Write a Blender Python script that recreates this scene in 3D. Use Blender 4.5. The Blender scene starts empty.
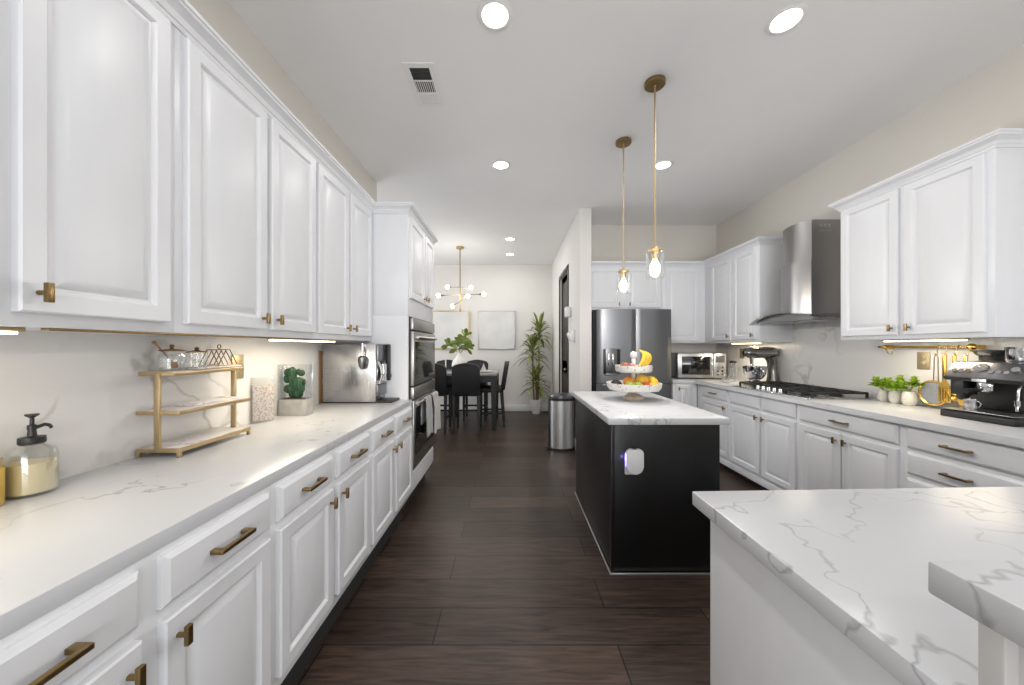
import bpy, bmesh, math, random
from mathutils import Vector, Matrix, noise as mn
R = math.radians
PI = math.pi
random.seed(7)
S = bpy.context.scene
COL = S.collection

# ------------------------------------------------------------ camera, world, big lights, exposure
cam_d = bpy.data.cameras.new('camera')
cam = bpy.data.objects.new('camera', cam_d); COL.objects.link(cam)
cam.location = (0, 0, 1.318); cam.rotation_euler = (R(90), 0, 0)
cam_d.sensor_width = 36.0; cam_d.lens = 36.0 * 350 / 1024
cam_d.shift_x = 0.5 / 1024; cam_d.shift_y = 4.5 / 1024
cam_d.clip_start = 0.02
S.camera = cam
S.view_settings.view_transform = 'Standard'; S.view_settings.look = 'None'
S.view_settings.gamma = 1.0; S.view_settings.use_curve_mapping = False
S.view_settings.exposure = 0.12
w = bpy.data.worlds.new('sky'); S.world = w; w.use_nodes = True
w.node_tree.nodes['Background'].inputs[0].default_value = (0.9, 0.95, 1.0, 1)
w.node_tree.nodes['Background'].inputs[1].default_value = 1.0
S.cycles.max_bounces = 10; S.cycles.diffuse_bounces = 6; S.cycles.glossy_bounces = 5
S.cycles.transmission_bounces = 8; S.cycles.transparent_max_bounces = 24
S.cycles.sample_clamp_indirect = 6.0
S.cycles.caustics_reflective = False; S.cycles.caustics_refractive = False

def light(kind, name, loc, power, rot=(0, 0, 0), size=1.0, size_y=None, color=(1, 1, 1), shape=None, spread=None):
    d = bpy.data.lights.new(name, kind); d.energy = power; d.color = color
    if kind == 'AREA':
        d.size = size
        if shape: d.shape = shape
        if size_y: d.shape = 'RECTANGLE'; d.size_y = size_y
        if spread: d.spread = spread
    elif kind == 'POINT':
        d.shadow_soft_size = size
    o = bpy.data.objects.new(name, d); COL.objects.link(o)
    o.location = loc; o.rotation_euler = rot
    return o

# added fill lamps, out of view behind the camera and beside the dining table
light('AREA', 'rear_window_skylight', (0.7, -4.2, 1.55), 25, (R(90), 0, 0), 3.6, 2.3, (0.96, 0.98, 1.0))
light('AREA', 'rear_patio_bounce', (0.7, -4.15, 1.2), 130, (R(128), 0, 0), 3.6, 1.6, (0.97, 0.98, 1.0))  # added lamp tilted up to brighten the ceiling
light('AREA', 'dining_window_daylight', (-3.85, 5.4, 1.5), 60, (0, R(-90), 0), 2.0, 2.4, (0.96, 0.98, 1.0))  # added fill for the dining room, no source in view

CEIL = 3.01
LWX, RWX = -1.378, 2.84
KBY, DBY = 4.87, 7.20

# ------------------------------------------------------------ materials
def lin(c):
    return tuple(((v / 255) / 12.92 if v / 255 <= 0.04045 else ((v / 255 + 0.055) / 1.055) ** 2.4) for v in c)

def new_mat(name):
    m = bpy.data.materials.new(name); m.use_nodes = True
    return m, m.node_tree.nodes, m.node_tree.links, m.node_tree.nodes['Principled BSDF']

def setp(b, **k):
    names = {'color': 'Base Color', 'rough': 'Roughness', 'metal': 'Metallic', 'trans': 'Transmission Weight', 'ior': 'IOR',
             'alpha': 'Alpha', 'coat': 'Coat Weight', 'spec': 'Specular IOR Level', 'emis': 'Emission Color', 'estr': 'Emission Strength',
             'sheen': 'Sheen Weight'}
    for n, v in k.items():
        if n in ('color', 'emis'): v = (*v, 1)
        b.inputs[names[n]].default_value = v

def mat(name, color=(0.8, 0.8, 0.8), rough=0.5, metal=0.0, var=0.0, nscale=8.0, bump=0.0, bscale=60.0, stretch=(1, 1, 1), **k):
    m, N, L, b = new_mat(name)
    setp(b, color=color, rough=rough, metal=metal, **k)
    if var > 0 or bump > 0:
        tc = N.new('ShaderNodeTexCoord'); mp = N.new('ShaderNodeMapping'); mp.inputs['Scale'].default_value = stretch
        L.new(tc.outputs['Object'], mp.inputs[0])
    if var > 0:
        nz = N.new('ShaderNodeTexNoise'); nz.inputs['Scale'].default_value = nscale; nz.inputs['Detail'].default_value = 4
        L.new(mp.outputs[0], nz.inputs['Vector'])
        rp = N.new('ShaderNodeValToRGB')
        rp.color_ramp.elements[0].position = 0.3; rp.color_ramp.elements[1].position = 0.7
        rp.color_ramp.elements[0].color = (*[max(0, c * (1 - var)) for c in color], 1)
        rp.color_ramp.elements[1].color = (*[min(1, c * (1 + var)) for c in color], 1)
        L.new(nz.outputs['Fac'], rp.inputs[0]); L.new(rp.outputs[0], b.inputs['Base Color'])
    if bump > 0:
        n2 = N.new('ShaderNodeTexNoise'); n2.inputs['Scale'].default_value = bscale; n2.inputs['Detail'].default_value = 3
        L.new(mp.outputs[0], n2.inputs['Vector'])
        bp = N.new('ShaderNodeBump'); bp.inputs['Strength'].default_value = bump; bp.inputs['Distance'].default_value = 0.002
        L.new(n2.outputs['Fac'], bp.inputs['Height']); L.new(bp.outputs[0], b.inputs['Normal'])
    return m

def quartz(name, base, vein, scale=1.3, width=0.012, strength=0.8, rough=0.12):
    m, N, L, b = new_mat(name)
    setp(b, color=base, rough=rough)
    tc = N.new('ShaderNodeTexCoord')
    wz = N.new('ShaderNodeTexNoise'); wz.inputs['Scale'].default_value = 3.5; wz.inputs['Detail'].default_value = 5
    L.new(tc.outputs['Object'], wz.inputs['Vector'])
    mix = N.new('ShaderNodeMix'); mix.data_type = 'VECTOR'; mix.inputs['Factor'].default_value = 0.16
    L.new(tc.outputs['Object'], mix.inputs['A']); L.new(wz.outputs['Color'], mix.inputs['B'])
    n = N.new('ShaderNodeTexNoise'); n.inputs['Scale'].default_value = scale; n.inputs['Detail'].default_value = 3.5
    n.inputs['Roughness'].default_value = 0.55
    L.new(mix.outputs['Result'], n.inputs['Vector'])
    s = N.new('ShaderNodeMath'); s.operation = 'SUBTRACT'; s.inputs[1].default_value = 0.5
    a = N.new('ShaderNodeMath'); a.operation = 'ABSOLUTE'
    L.new(n.outputs['Fac'], s.inputs[0]); L.new(s.outputs[0], a.inputs[0])
    r = N.new('ShaderNodeMapRange'); r.inputs['From Min'].default_value = 0.0; r.inputs['From Max'].default_value = width
    r.inputs['To Min'].default_value = 1.0; r.inputs['To Max'].default_value = 0.0
    L.new(a.outputs[0], r.inputs[0])
    k = N.new('ShaderNodeTexNoise'); k.inputs['Scale'].default_value = 2.2; k.inputs['Detail'].default_value = 3
    L.new(tc.outputs['Object'], k.inputs['Vector'])
    kr = N.new('ShaderNodeMapRange'); kr.inputs['From Min'].default_value = 0.43; kr.inputs['From Max'].default_value = 0.62
    L.new(k.outputs['Fac'], kr.inputs[0])
    mu = N.new('ShaderNodeMath'); mu.operation = 'MULTIPLY'
    L.new(r.outputs[0], mu.inputs[0]); L.new(kr.outputs[0], mu.inputs[1])
    m2 = N.new('ShaderNodeMath'); m2.operation = 'MULTIPLY'; m2.inputs[1].default_value = strength
    L.new(mu.outputs[0], m2.inputs[0])
    c = N.new('ShaderNodeMix'); c.data_type = 'RGBA'
    c.inputs['A'].default_value = (*base, 1); c.inputs['B'].default_value = (*vein, 1)
    L.new(m2.outputs[0], c.inputs['Factor']); L.new(c.outputs['Result'], b.inputs['Base Color'])
    return m

def wood_floor():
    m, N, L, b = new_mat('dark_plank_floor')
    setp(b, spec=0.32)
    tc = N.new('ShaderNodeTexCoord')
    mp = N.new('ShaderNodeMapping'); mp.inputs['Location'].default_value = (0.35, -0.008, 0)
    L.new(tc.outputs['Object'], mp.inputs[0])
    br = N.new('ShaderNodeTexBrick')
    br.inputs['Scale'].default_value = 1.0; br.inputs['Brick Width'].default_value = 1.3; br.inputs['Row Height'].default_value = 0.22
    br.inputs['Mortar Size'].default_value = 0.0034; br.inputs['Mortar Smooth'].default_value = 0.1
    br.inputs['Color1'].default_value = (0.036, 0.0235, 0.0175, 1); br.inputs['Color2'].default_value = (0.075, 0.049, 0.037, 1)
    br.inputs['Mortar'].default_value = (0.006, 0.005, 0.004, 1); br.offset = 0.37; br.offset_frequency = 2
    L.new(mp.outputs[0], br.inputs['Vector'])
    g = N.new('ShaderNodeMapping'); g.inputs['Scale'].default_value = (1.2, 14, 1)
    L.new(tc.outputs['Object'], g.inputs[0])
    n = N.new('ShaderNodeTexNoise'); n.inputs['Scale'].default_value = 3.0; n.inputs['Detail'].default_value = 8; n.inputs['Distortion'].default_value = 1.2
    L.new(g.outputs[0], n.inputs['Vector'])
    rp = N.new('ShaderNodeMapRange'); rp.inputs['From Min'].default_value = 0.3; rp.inputs['From Max'].default_value = 0.7
    rp.inputs['To Min'].default_value = 0.45; rp.inputs['To Max'].default_value = 1.5
    L.new(n.outputs['Fac'], rp.inputs[0])
    mu = N.new('ShaderNodeMix'); mu.data_type = 'RGBA'; mu.blend_type = 'MULTIPLY'; mu.inputs['Factor'].default_value = 1
    L.new(br.outputs['Color'], mu.inputs['A']); L.new(rp.outputs[0], mu.inputs['B'])
    L.new(mu.outputs['Result'], b.inputs['Base Color'])
    rr = N.new('ShaderNodeMapRange'); rr.inputs['To Min'].default_value = 0.30; rr.inputs['To Max'].default_value = 0.46
    L.new(n.outputs['Fac'], rr.inputs[0]); L.new(rr.outputs[0], b.inputs['Roughness'])
    bp = N.new('ShaderNodeBump'); bp.inputs['Strength'].default_value = 0.25; bp.inputs['Distance'].default_value = 0.003
    L.new(n.outputs['Fac'], bp.inputs['Height']); L.new(bp.outputs[0], b.inputs['Normal'])
    return m

def steel(name, color=(0.55, 0.55, 0.56), rough=0.24, stretch=(60, 60, 1.2), amt=0.12):
    m, N, L, b = new_mat(name)
    setp(b, color=color, rough=rough, metal=1.0)
    tc = N.new('ShaderNodeTexCoord'); mp = N.new('ShaderNodeMapping'); mp.inputs['Scale'].default_value = stretch
    L.new(tc.outputs['Object'], mp.inputs[0])
    n = N.new('ShaderNodeTexNoise'); n.inputs['Scale'].default_value = 4; n.inputs['Detail'].default_value = 3
    L.new(mp.outputs[0], n.inputs['Vector'])
    r = N.new('ShaderNodeMapRange'); r.inputs['To Min'].default_value = rough - amt; r.inputs['To Max'].default_value = rough + amt
    L.new(n.outputs['Fac'], r.inputs[0]); L.new(r.outputs[0], b.inputs['Roughness'])
    return m

def emit(name, color, strength):
    m, N, L, b = new_mat(name)
    setp(b, color=(0.9, 0.9, 0.9), emis=color, estr=strength)
    return m

def speckle(name, base, dots, scale=60, thr=0.16, rough=0.35):
    m, N, L, b = new_mat(name)
    setp(b, color=base, rough=rough)
    tc = N.new('ShaderNodeTexCoord'); v = N.new('ShaderNodeTexVoronoi'); v.inputs['Scale'].default_value = scale
    L.new(tc.outputs['Object'], v.inputs['Vector'])
    lt = N.new('ShaderNodeMath'); lt.operation = 'LESS_THAN'; lt.inputs[1].default_value = thr
    L.new(v.outputs['Distance'], lt.inputs[0])
    c = N.new('ShaderNodeMix'); c.data_type = 'RGBA'; c.inputs['A'].default_value = (*base, 1); c.inputs['B'].default_value = (*dots, 1)
    L.new(lt.outputs[0], c.inputs['Factor']); L.new(c.outputs['Result'], b.inputs['Base Color'])
    return m

def striped(name, c1, c2, axis, scale):
    m, N, L, b = new_mat(name)
    setp(b, rough=0.9)
    tc = N.new('ShaderNodeTexCoord'); wv = N.new('ShaderNodeTexWave'); wv.wave_type = 'BANDS'; wv.bands_direction = axis
    wv.inputs['Scale'].default_value = scale
    L.new(tc.outputs['Object'], wv.inputs['Vector'])
    rp = N.new('ShaderNodeValToRGB'); rp.color_ramp.interpolation = 'CONSTANT'
    rp.color_ramp.elements[0].color = (*c1, 1); rp.color_ramp.elements[1].color = (*c2, 1); rp.color_ramp.elements[1].position = 0.35
    L.new(wv.outputs['Fac'], rp.inputs[0]); L.new(rp.outputs[0], b.inputs['Base Color'])
    return m

def glass(name, color=(0.96, 0.97, 0.97), refl=0.12, rough=0.03):
    m, N, L, b = new_mat(name)
    out = N['Material Output']
    tr = N.new('ShaderNodeBsdfTransparent'); tr.inputs['Color'].default_value = (*color, 1)
    setp(b, color=(1, 1, 1), metal=1.0, rough=rough)
    lw = N.new('ShaderNodeLayerWeight'); lw.inputs['Blend'].default_value = 0.35
    mr = N.new('ShaderNodeMapRange'); mr.inputs['To Min'].default_value = refl * 0.4; mr.inputs['To Max'].default_value = min(1, refl * 4)
    L.new(lw.outputs['Facing'], mr.inputs[0])
    mx = N.new('ShaderNodeMixShader'); L.new(mr.outputs[0], mx.inputs[0])
    L.new(tr.outputs[0], mx.inputs[1]); L.new(b.outputs[0], mx.inputs[2]); L.new(mx.outputs[0], out.inputs['Surface'])
    return m

M = {
    'white': mat('white_cabinet_paint', (0.735, 0.745, 0.77), 0.34, var=0.015, nscale=3, bump=0.10, bscale=22, stretch=(6, 6, 1)),
    'trimw': mat('white_trim_paint', (0.78, 0.78, 0.775), 0.35, var=0.01),
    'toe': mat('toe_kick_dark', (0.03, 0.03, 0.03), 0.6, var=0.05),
    'wall': mat('warm_greige_wall', (0.66, 0.63, 0.58), 0.85, var=0.02, nscale=2, bump=0.08, bscale=90),
    'wall_light': mat('pale_wall', (0.72, 0.70, 0.67), 0.85, var=0.015, nscale=2, bump=0.08, bscale=90),
    'ceiling': mat('ceiling_paint', (0.82, 0.82, 0.825), 0.9, var=0.01, nscale=2, bump=0.06, bscale=120),
    'floor': wood_floor(),
    'quartz': quartz('white_quartz', (0.60, 0.61, 0.63), (0.25, 0.25, 0.25), 4.0, 0.010, 0.62, 0.26),
    'splash': quartz('backsplash_quartz', (0.72, 0.71, 0.70), (0.40, 0.38, 0.35), 1.6, 0.014, 0.7, 0.25),
    'brass': mat('brushed_brass', (0.30, 0.205, 0.09), 0.36, 1.0, var=0.08, nscale=30),
    'gold': mat('satin_gold', (0.56, 0.43, 0.25), 0.42, 1.0, var=0.05, nscale=30),
    'ygold': mat('yellow_gold', (0.80, 0.48, 0.10), 0.22, 1.0, var=0.04, nscale=30),
    'goldplate': mat('gold_plate', (0.50, 0.40, 0.24), 0.45, 0.8, var=0.04, nscale=30),
    'island': mat('black_island_panel', (0.004, 0.004, 0.0045), 0.34, var=0.1, nscale=5),
    'steel': steel('brushed_steel'),
    'steelh': steel('brushed_steel_horizontal', (0.48, 0.47, 0.46), 0.33, (1.2, 1.2, 60), 0.05),
    'hood': steel('hood_steel', (0.36, 0.35, 0.345), 0.30, (50, 50, 1), 0.02),
    'fridge': steel('fridge_steel', (0.20, 0.205, 0.215), 0.36, (60, 60, 1), 0.03),
    'cansteel': steel('can_steel', (0.62, 0.62, 0.62), 0.40, (60, 60, 1), 0.04),
    'headpanel': mat('graphite_panel', (0.10, 0.10, 0.105), 0.30, 0.6, var=0.05, nscale=20),
    'chrome': mat('chrome', (0.75, 0.75, 0.76), 0.08, 1.0, var=0.02),
    'blackgloss': mat('black_glass', (0.008, 0.008, 0.009), 0.05, var=0.05, coat=0.5),
    'black': mat('black_plastic', (0.015, 0.015, 0.016), 0.4, var=0.1, nscale=20),
    'iron': mat('cast_iron', (0.012, 0.012, 0.012), 0.55, var=0.2, nscale=40, bump=0.2, bscale=150),
    'leather': mat('black_leather', (0.007, 0.007, 0.008), 0.55, var=0.2, nscale=12, bump=0.15, bscale=80),
    'blackwood': mat('black_wood', (0.005, 0.005, 0.0055), 0.5, var=0.2, nscale=10, stretch=(1, 1, 0.2)),
    'tabletop': mat('grey_tabletop', (0.30, 0.29, 0.28), 0.18, var=0.12, nscale=5),
    'doorwood': mat('espresso_door', (0.022, 0.013, 0.010), 0.4, var=0.25, nscale=6, stretch=(6, 6, 0.5)),
    'glass': glass('clear_glass'),
    'thinglass': glass('smoked_glass', (0.50, 0.53, 0.53), 0.2),
    'lamp': emit('downlight_diffuser', (1.0, 0.98, 0.95), 14.0),
    'led': emit('led_diffuser', (1.0, 0.86, 0.62), 10.0),
    'bulb': emit('warm_bulb', (1.0, 0.80, 0.50), 14.0),
    'bulbw': emit('soft_bulb', (1.0, 0.90, 0.74), 14.0),
    'blueled': emit('blue_led', (0.25, 0.2, 1.0), 2.5),
    'plastic': mat('white_plastic', (0.72, 0.73, 0.74), 0.4, var=0.02),
    'ceramic': mat('white_ceramic', (0.74, 0.73, 0.71), 0.3, var=0.03),
    'ceramicb': speckle('face_planter_ceramic', (0.70, 0.67, 0.60), (0.45, 0.40, 0.33), 90, 0.18, 0.6),
    'terrazzo': speckle('speckled_tray', (0.78, 0.76, 0.72), (0.42, 0.18, 0.12), 38, 0.20, 0.3),
    'beige': mat('beige_wood', (0.50, 0.42, 0.33), 0.5, var=0.1, nscale=20),
    'concrete': mat('concrete', (0.34, 0.33, 0.31), 0.9, var=0.12, nscale=25, bump=0.4, bscale=70),
    'cactus': mat('cactus_green', (0.010, 0.050, 0.018), 0.6, var=0.35, nscale=60, bump=0.5, bscale=120),
    'leaf': mat('leaf_green', (0.13, 0.19, 0.025), 0.45, var=0.4, nscale=9),
    'leafd': mat('dracaena_leaf', (0.17, 0.21, 0.045), 0.45, var=0.5, nscale=12),
    'leafl': mat('lime_leaf', (0.27, 0.42, 0.035), 0.5, var=0.35, nscale=30),
    'bark': mat('bark', (0.20, 0.15, 0.07), 0.8, var=0.3, nscale=30, bump=0.4, bscale=60),
    'soil': mat('soil', (0.06, 0.04, 0.03), 0.95, var=0.3, nscale=60, bump=0.5, bscale=120),
    'soap': mat('cream_soap', (0.80, 0.68, 0.42), 0.35, var=0.03, trans=0.15),
    'amber': mat('amber_liquid', (0.75, 0.50, 0.08), 0.15, var=0.05, trans=0.3),
    'marble': quartz('marble_tile', (0.74, 0.70, 0.68), (0.45, 0.42, 0.42), 6, 0.03, 0.8, 0.25),
    'honeywood': mat('dipper_wood', (0.35, 0.15, 0.06), 0.5, var=0.2, nscale=40),
    'board': mat('oak_board', (0.22, 0.13, 0.05), 0.5, var=0.2, nscale=14, stretch=(1, 1, 8)),
    'glitter': speckle('glitter_print', (0.58, 0.53, 0.50), (0.42, 0.32, 0.27), 90, 0.42, 0.3),
    'towel': striped('striped_towel', (0.22, 0.23, 0.25), (0.55, 0.55, 0.55), 'Y', 22),
    'towelw': mat('white_towel', (0.50, 0.49, 0.48), 0.95, var=0.08, nscale=50, bump=0.4, bscale=200),
    'canvas': mat('white_canvas', (0.66, 0.66, 0.65), 0.8, var=0.12, nscale=2.2, bump=0.3, bscale=14),
    'silver': mat('silver_frame', (0.5, 0.5, 0.5), 0.35, 0.8, var=0.05),
    'banana': mat('banana_skin', (0.78, 0.52, 0.045), 0.5, var=0.18, nscale=20),
    'bananat': mat('banana_tip', (0.16, 0.12, 0.03), 0.7, var=0.2, nscale=40),
    'mango': mat('yellow_mango', (0.85, 0.50, 0.03), 0.4, var=0.18, nscale=14),
    'orange': mat('orange_peel', (0.85, 0.30, 0.02), 0.5, var=0.08, nscale=30, bump=0.2, bscale=180),
    'redapple': mat('red_apple', (0.42, 0.05, 0.02), 0.3, var=0.4, nscale=20),
    'greenapple': mat('green_apple', (0.30, 0.36, 0.06), 0.35, var=0.2, nscale=14),
    'avocado': mat('dark_avocado', (0.020, 0.022, 0.018), 0.6, var=0.4, nscale=60, bump=0.6, bscale=120),
    'pomegranate': mat('pomegranate', (0.33, 0.09, 0.05), 0.45, var=0.3, nscale=20),
    'mixer': mat('pewter_mixer', (0.21, 0.20, 0.19), 0.18, 0.75, var=0.03, coat=0.5),
    'darksteel': steel('black_steel', (0.22, 0.225, 0.235), 0.32, (2, 2, 60), 0.06),
    'ventshade': mat('duct_shade', (0.05, 0.05, 0.05), 0.8, var=0.1),  # dark colour for the shade inside the vent
    'wire': mat('aged_brass_wire', (0.27, 0.17, 0.08), 0.4, 1.0, var=0.1, nscale=60),
    'display': mat('grey_display', (0.10, 0.105, 0.11), 0.25, var=0.1, nscale=30),
    'outside': mat('patio_paving', (0.45, 0.43, 0.40), 0.9, var=0.1),
    'mesh': mat('wire_mesh', (0.30, 0.31, 0.33), 0.5, 0.6, var=0.3, nscale=300),
}
M['soap'].node_tree.nodes['Principled BSDF'].inputs['Transmission Weight'].default_value = 0.1

# ------------------------------------------------------------ mesh builder
class B:
    def __init__(s): s.bm = bmesh.new()
    def _faces(s, vs, quads):
        v = [s.bm.verts.new(p) for p in vs]
        for q in quads:
            try: s.bm.faces.new([v[i] for i in q])
            except ValueError: pass
        return v
    def box(s, x0, x1, y0, y1, z0, z1, bev=0.0, seg=2, mtx=None):
        x0, x1 = sorted((x0, x1)); y0, y1 = sorted((y0, y1)); z0, z1 = sorted((z0, z1))
        vs = [(x, y, z) for z in (z0, z1) for y in (y0, y1) for x in (x0, x1)]
        v = s._faces(vs, [(0, 2, 3, 1), (4, 5, 7, 6), (0, 1, 5, 4), (2, 6, 7, 3), (0, 4, 6, 2), (1, 3, 7, 5)])
        if bev > 0:
            es = list({e for q in v for e in q.link_edges})
            r = bmesh.ops.bevel(s.bm, geom=es, offset=bev, segments=seg, affect='EDGES', profile=0.5)
            v = list({q for f in r['faces'] for q in f.verts} | {q for q in v if q.is_valid})
        if mtx is not None:
            bmesh.ops.transform(s.bm, matrix=mtx, verts=v)
        return s
    def cyl(s, p0, p1, r0, r1=None, seg=20, cap=True):
        if r1 is None: r1 = r0
        p0, p1 = Vector(p0), Vector(p1); d = (p1 - p0).normalized()
        a = d.orthogonal().normalized(); b = d.cross(a)
        vs = []
        for p, r in ((p0, r0), (p1, r1)):
            for i in range(seg):
                t = 2 * PI * i / seg
                vs.append(p + a * (r * math.cos(t)) + b * (r * math.sin(t)))
        q = [(i, (i + 1) % seg, seg + (i + 1) % seg, seg + i) for i in range(seg)]
        if cap: q += [tuple(range(seg - 1, -1, -1)), tuple(range(seg, 2 * seg))]
        s._faces(vs, q)
        return s
    def tube(s, pts, r, seg=8, closed=False, rs=None):
        pts = [Vector(p) for p in pts]; n = len(pts); vs = []
        prev = None
        for i, p in enumerate(pts):
            if closed: d = pts[(i + 1) % n] - pts[i - 1]
            else: d = pts[min(i + 1, n - 1)] - pts[max(i - 1, 0)]
            d.normalize()
            if prev is None: a = d.orthogonal().normalized()
            else:
                a = prev - d * prev.dot(d)
                a = a.normalized() if a.length > 1e-6 else d.orthogonal().normalized()
            prev = a; b = d.cross(a); rr = rs[i] if rs else r
            for k in range(seg):
                t = 2 * PI * k / seg
                vs.append(p + a * (rr * math.cos(t)) + b * (rr * math.sin(t)))
        q = []
        for i in range(n if closed else n - 1):
            j = (i + 1) % n
            for k in range(seg):
                k2 = (k + 1) % seg
                q.append((i * seg + k, i * seg + k2, j * seg + k2, j * seg + k))
        if not closed: q += [tuple(range(seg - 1, -1, -1)), tuple(range((n - 1) * seg, n * seg))]
        s._faces(vs, q)
        return s
    def lathe(s, prof, c=(0, 0, 0), seg=28, sx=1.0, sy=1.0, a0=0, square=0.0):
        cx, cy, cz = c; vs = []; q = []; n = len(prof)
        for r, z in prof:
            for k in range(seg):
                t = 2 * PI * k / seg + a0
                f = 1.0
                if square > 0:
                    m = max(abs(math.cos(t)), abs(math.sin(t))); f = 1 + square * (1 / m - 1)
                vs.append((cx + r * f * sx * math.cos(t), cy + r * f * sy * math.sin(t), cz + z))
        for i in range(n - 1):
            for k in range(seg):
                k2 = (k + 1) % seg
                q.append((i * seg + k, i * seg + k2, (i + 1) * seg + k2, (i + 1) * seg + k))
        if prof[0][0] > 1e-6: q.append(tuple(range(seg - 1, -1, -1)))
        if prof[-1][0] > 1e-6: q.append(tuple(range((n - 1) * seg, n * seg)))
        v = s._faces(vs, q)
        bmesh.ops.remove_doubles(s.bm, verts=[x for x in v if x.is_valid], dist=1e-5)
        return s
    def ball(s, c, rx, ry=None, rz=None, u=20, v=12, mtx=None):
        ry = rx if ry is None else ry; rz = rx if rz is None else rz
        m = Matrix.Translation(c) @ (mtx if mtx is not None else Matrix.Identity(4)) @ Matrix.Diagonal((rx, ry, rz, 1))
        bmesh.ops.create_uvsphere(s.bm, u_segments=u, v_segments=v, radius=1, matrix=m)
        return s
    def prism(s, poly, z0, z1, bev=0.0, axis='Z'):
        def P(a, b, c):
            return (a, b, c) if axis == 'Z' else ((a, c, b) if axis == 'Y' else (c, a, b))
        n = len(poly)
        vs = [P(a, b, z0) for a, b in poly] + [P(a, b, z1) for a, b in poly]
        v = s._faces(vs, [tuple(range(n - 1, -1, -1)), tuple(range(n, 2 * n))] + [(i, (i + 1) % n, n + (i + 1) % n, n + i) for i in range(n)])
        if bev > 0:
            es = list({e for q in v for e in q.link_edges})
            bmesh.ops.bevel(s.bm, geom=es, offset=bev, segments=2, affect='EDGES', profile=0.5)
        return s
    def rings(s, F, u0, u1, v0, v1, prof, back=True):
        o, U, V, W = F
        vs = []
        for ins, d in prof:
            for (u, v) in ((u0 + ins, v0 + ins), (u1 - ins, v0 + ins), (u1 - ins, v1 - ins), (u0 + ins, v1 - ins)):
                vs.append(o + U * u + V * v + W * d)
        q = []
        n = len(prof)
        for i in range(n - 1):
            for k in range(4):
                k2 = (k + 1) % 4
                q.append((i * 4 + k, i * 4 + k2, (i + 1) * 4 + k2, (i + 1) * 4 + k))
        q.append(tuple((n - 1) * 4 + k for k in range(4)))
        if back: q.append((3, 2, 1, 0))
        s._faces(vs, q)
        return s
    def fbox(s, F, u0, u1, v0, v1, w0, w1, bev=0.0):
        o, U, V, W = F
        m = Matrix((( U.x, V.x, W.x, o.x), (U.y, V.y, W.y, o.y), (U.z, V.z, W.z, o.z), (0, 0, 0, 1)))
        return s.box(u0, u1, v0, v1, w0, w1, bev, mtx=m)
    def grid(s, fn, nu, nv, closed_u=False):
        vs = [fn(i / (nu - (0 if closed_u else 1)), j / (nv - 1)) for j in range(nv) for i in range(nu)]
        q = []
        for j in range(nv - 1):
            for i in range(nu if closed_u else nu - 1):
                i2 = (i + 1) % nu
                q.append((j * nu + i, j * nu + i2, (j + 1) * nu + i2, (j + 1) * nu + i))
        s._faces(vs, q)
        return s
    def build(s, name, m, parent=None, world=False, loc=None, angle=35, smooth=True):
        bm = s.bm
        bmesh.ops.recalc_face_normals(bm, faces=bm.faces)
        off = None
        if world and parent is not None: off = -parent.location
        if loc is not None and parent is None: off = -Vector(loc)
        if off is not None: bmesh.ops.translate(bm, vec=off, verts=bm.verts)
        me = bpy.data.meshes.new(name); bm.to_mesh(me); bm.free()
        if smooth:
            me.shade_smooth()
            try: me.set_sharp_from_angle(angle=R(angle))
            except Exception: pass
        mm = M[m] if isinstance(m, str) else m
        me.materials.append(mm)
        o = bpy.data.objects.new(name, me); COL.objects.link(o)
        if parent is not None: o.parent = parent
        elif loc is not None: o.location = loc
        return o

def thing(name, label, cat, loc=(0, 0, 0), rz=0.0, group=None):
    o = bpy.data.objects.new(name, None); COL.objects.link(o)
    o.empty_display_size = 0.1
    o.location = loc; o.rotation_euler = (0, 0, rz); o['label'] = label; o['category'] = cat
    if group: o['group'] = group
    return o
def tag(o, label, cat, group=None, kind=None):
    o['label'] = label; o['category'] = cat
    if group: o['group'] = group
    if kind: o['kind'] = kind
    return o
def struct(o, label=None, cat=None):
    o['kind'] = 'structure'
    o['label'] = label or o.name.replace('_', ' '); o['category'] = cat or o.name.split('_')[0]
    return o
def kids(o): return [c for c in bpy.data.objects if c.parent == o]
def copy_tree(o, parent=None):
    c = o.copy(); COL.objects.link(c); c.parent = parent
    for ch in kids(o): copy_tree(ch, c)
    return c
def bez(p0, p1, p2, n=12):
    p0, p1, p2 = Vector(p0), Vector(p1), Vector(p2)
    return [(1 - t) ** 2 * p0 + 2 * t * (1 - t) * p1 + t * t * p2 for t in [i / n for i in range(n + 1)]]

# ------------------------------------------------------------ room shell
struct(B().box(-4.0, RWX + 0.15, -4.5, DBY + 0.15, -0.1, 0.0).build('floor', 'floor'), 'dark brown wide plank wood floor running across the kitchen', 'floor')
struct(B().box(-4.0, RWX + 0.15, -4.5, DBY + 0.15, CEIL, CEIL + 0.1).build('ceiling', 'ceiling'), 'flat white painted ceiling with recessed lights', 'ceiling')
wl = B().box(LWX - 0.15, LWX - 0.012, -4.5, 3.61, 0, CEIL)
struct(wl.build('wall_left', 'wall'), 'greige wall behind the long left run of cabinets', 'wall')
struct(B().box(-4.0, LWX - 0.15, 3.46, 3.61, 0, CEIL).build('wall_dining_front', 'wall_light'), 'pale wall closing the dining room towards the kitchen', 'wall')
struct(B().box(RWX + 0.012, RWX + 0.15, -4.5, KBY + 0.15, 0, CEIL).build('wall_right', 'wall'), 'greige wall behind the range hood and right cabinets', 'wall')
struct(B().box(0.971, RWX + 0.012, KBY, KBY + 0.15, 0, CEIL).build('wall_back', 'wall'), 'greige wall behind the refrigerator', 'wall')
struct(B().box(-4.0, 0.971, DBY, DBY + 0.15, 0, CEIL).build('wall_dining_back', 'wall_light'), 'pale wall behind the dining table and tall plant', 'wall')
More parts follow.
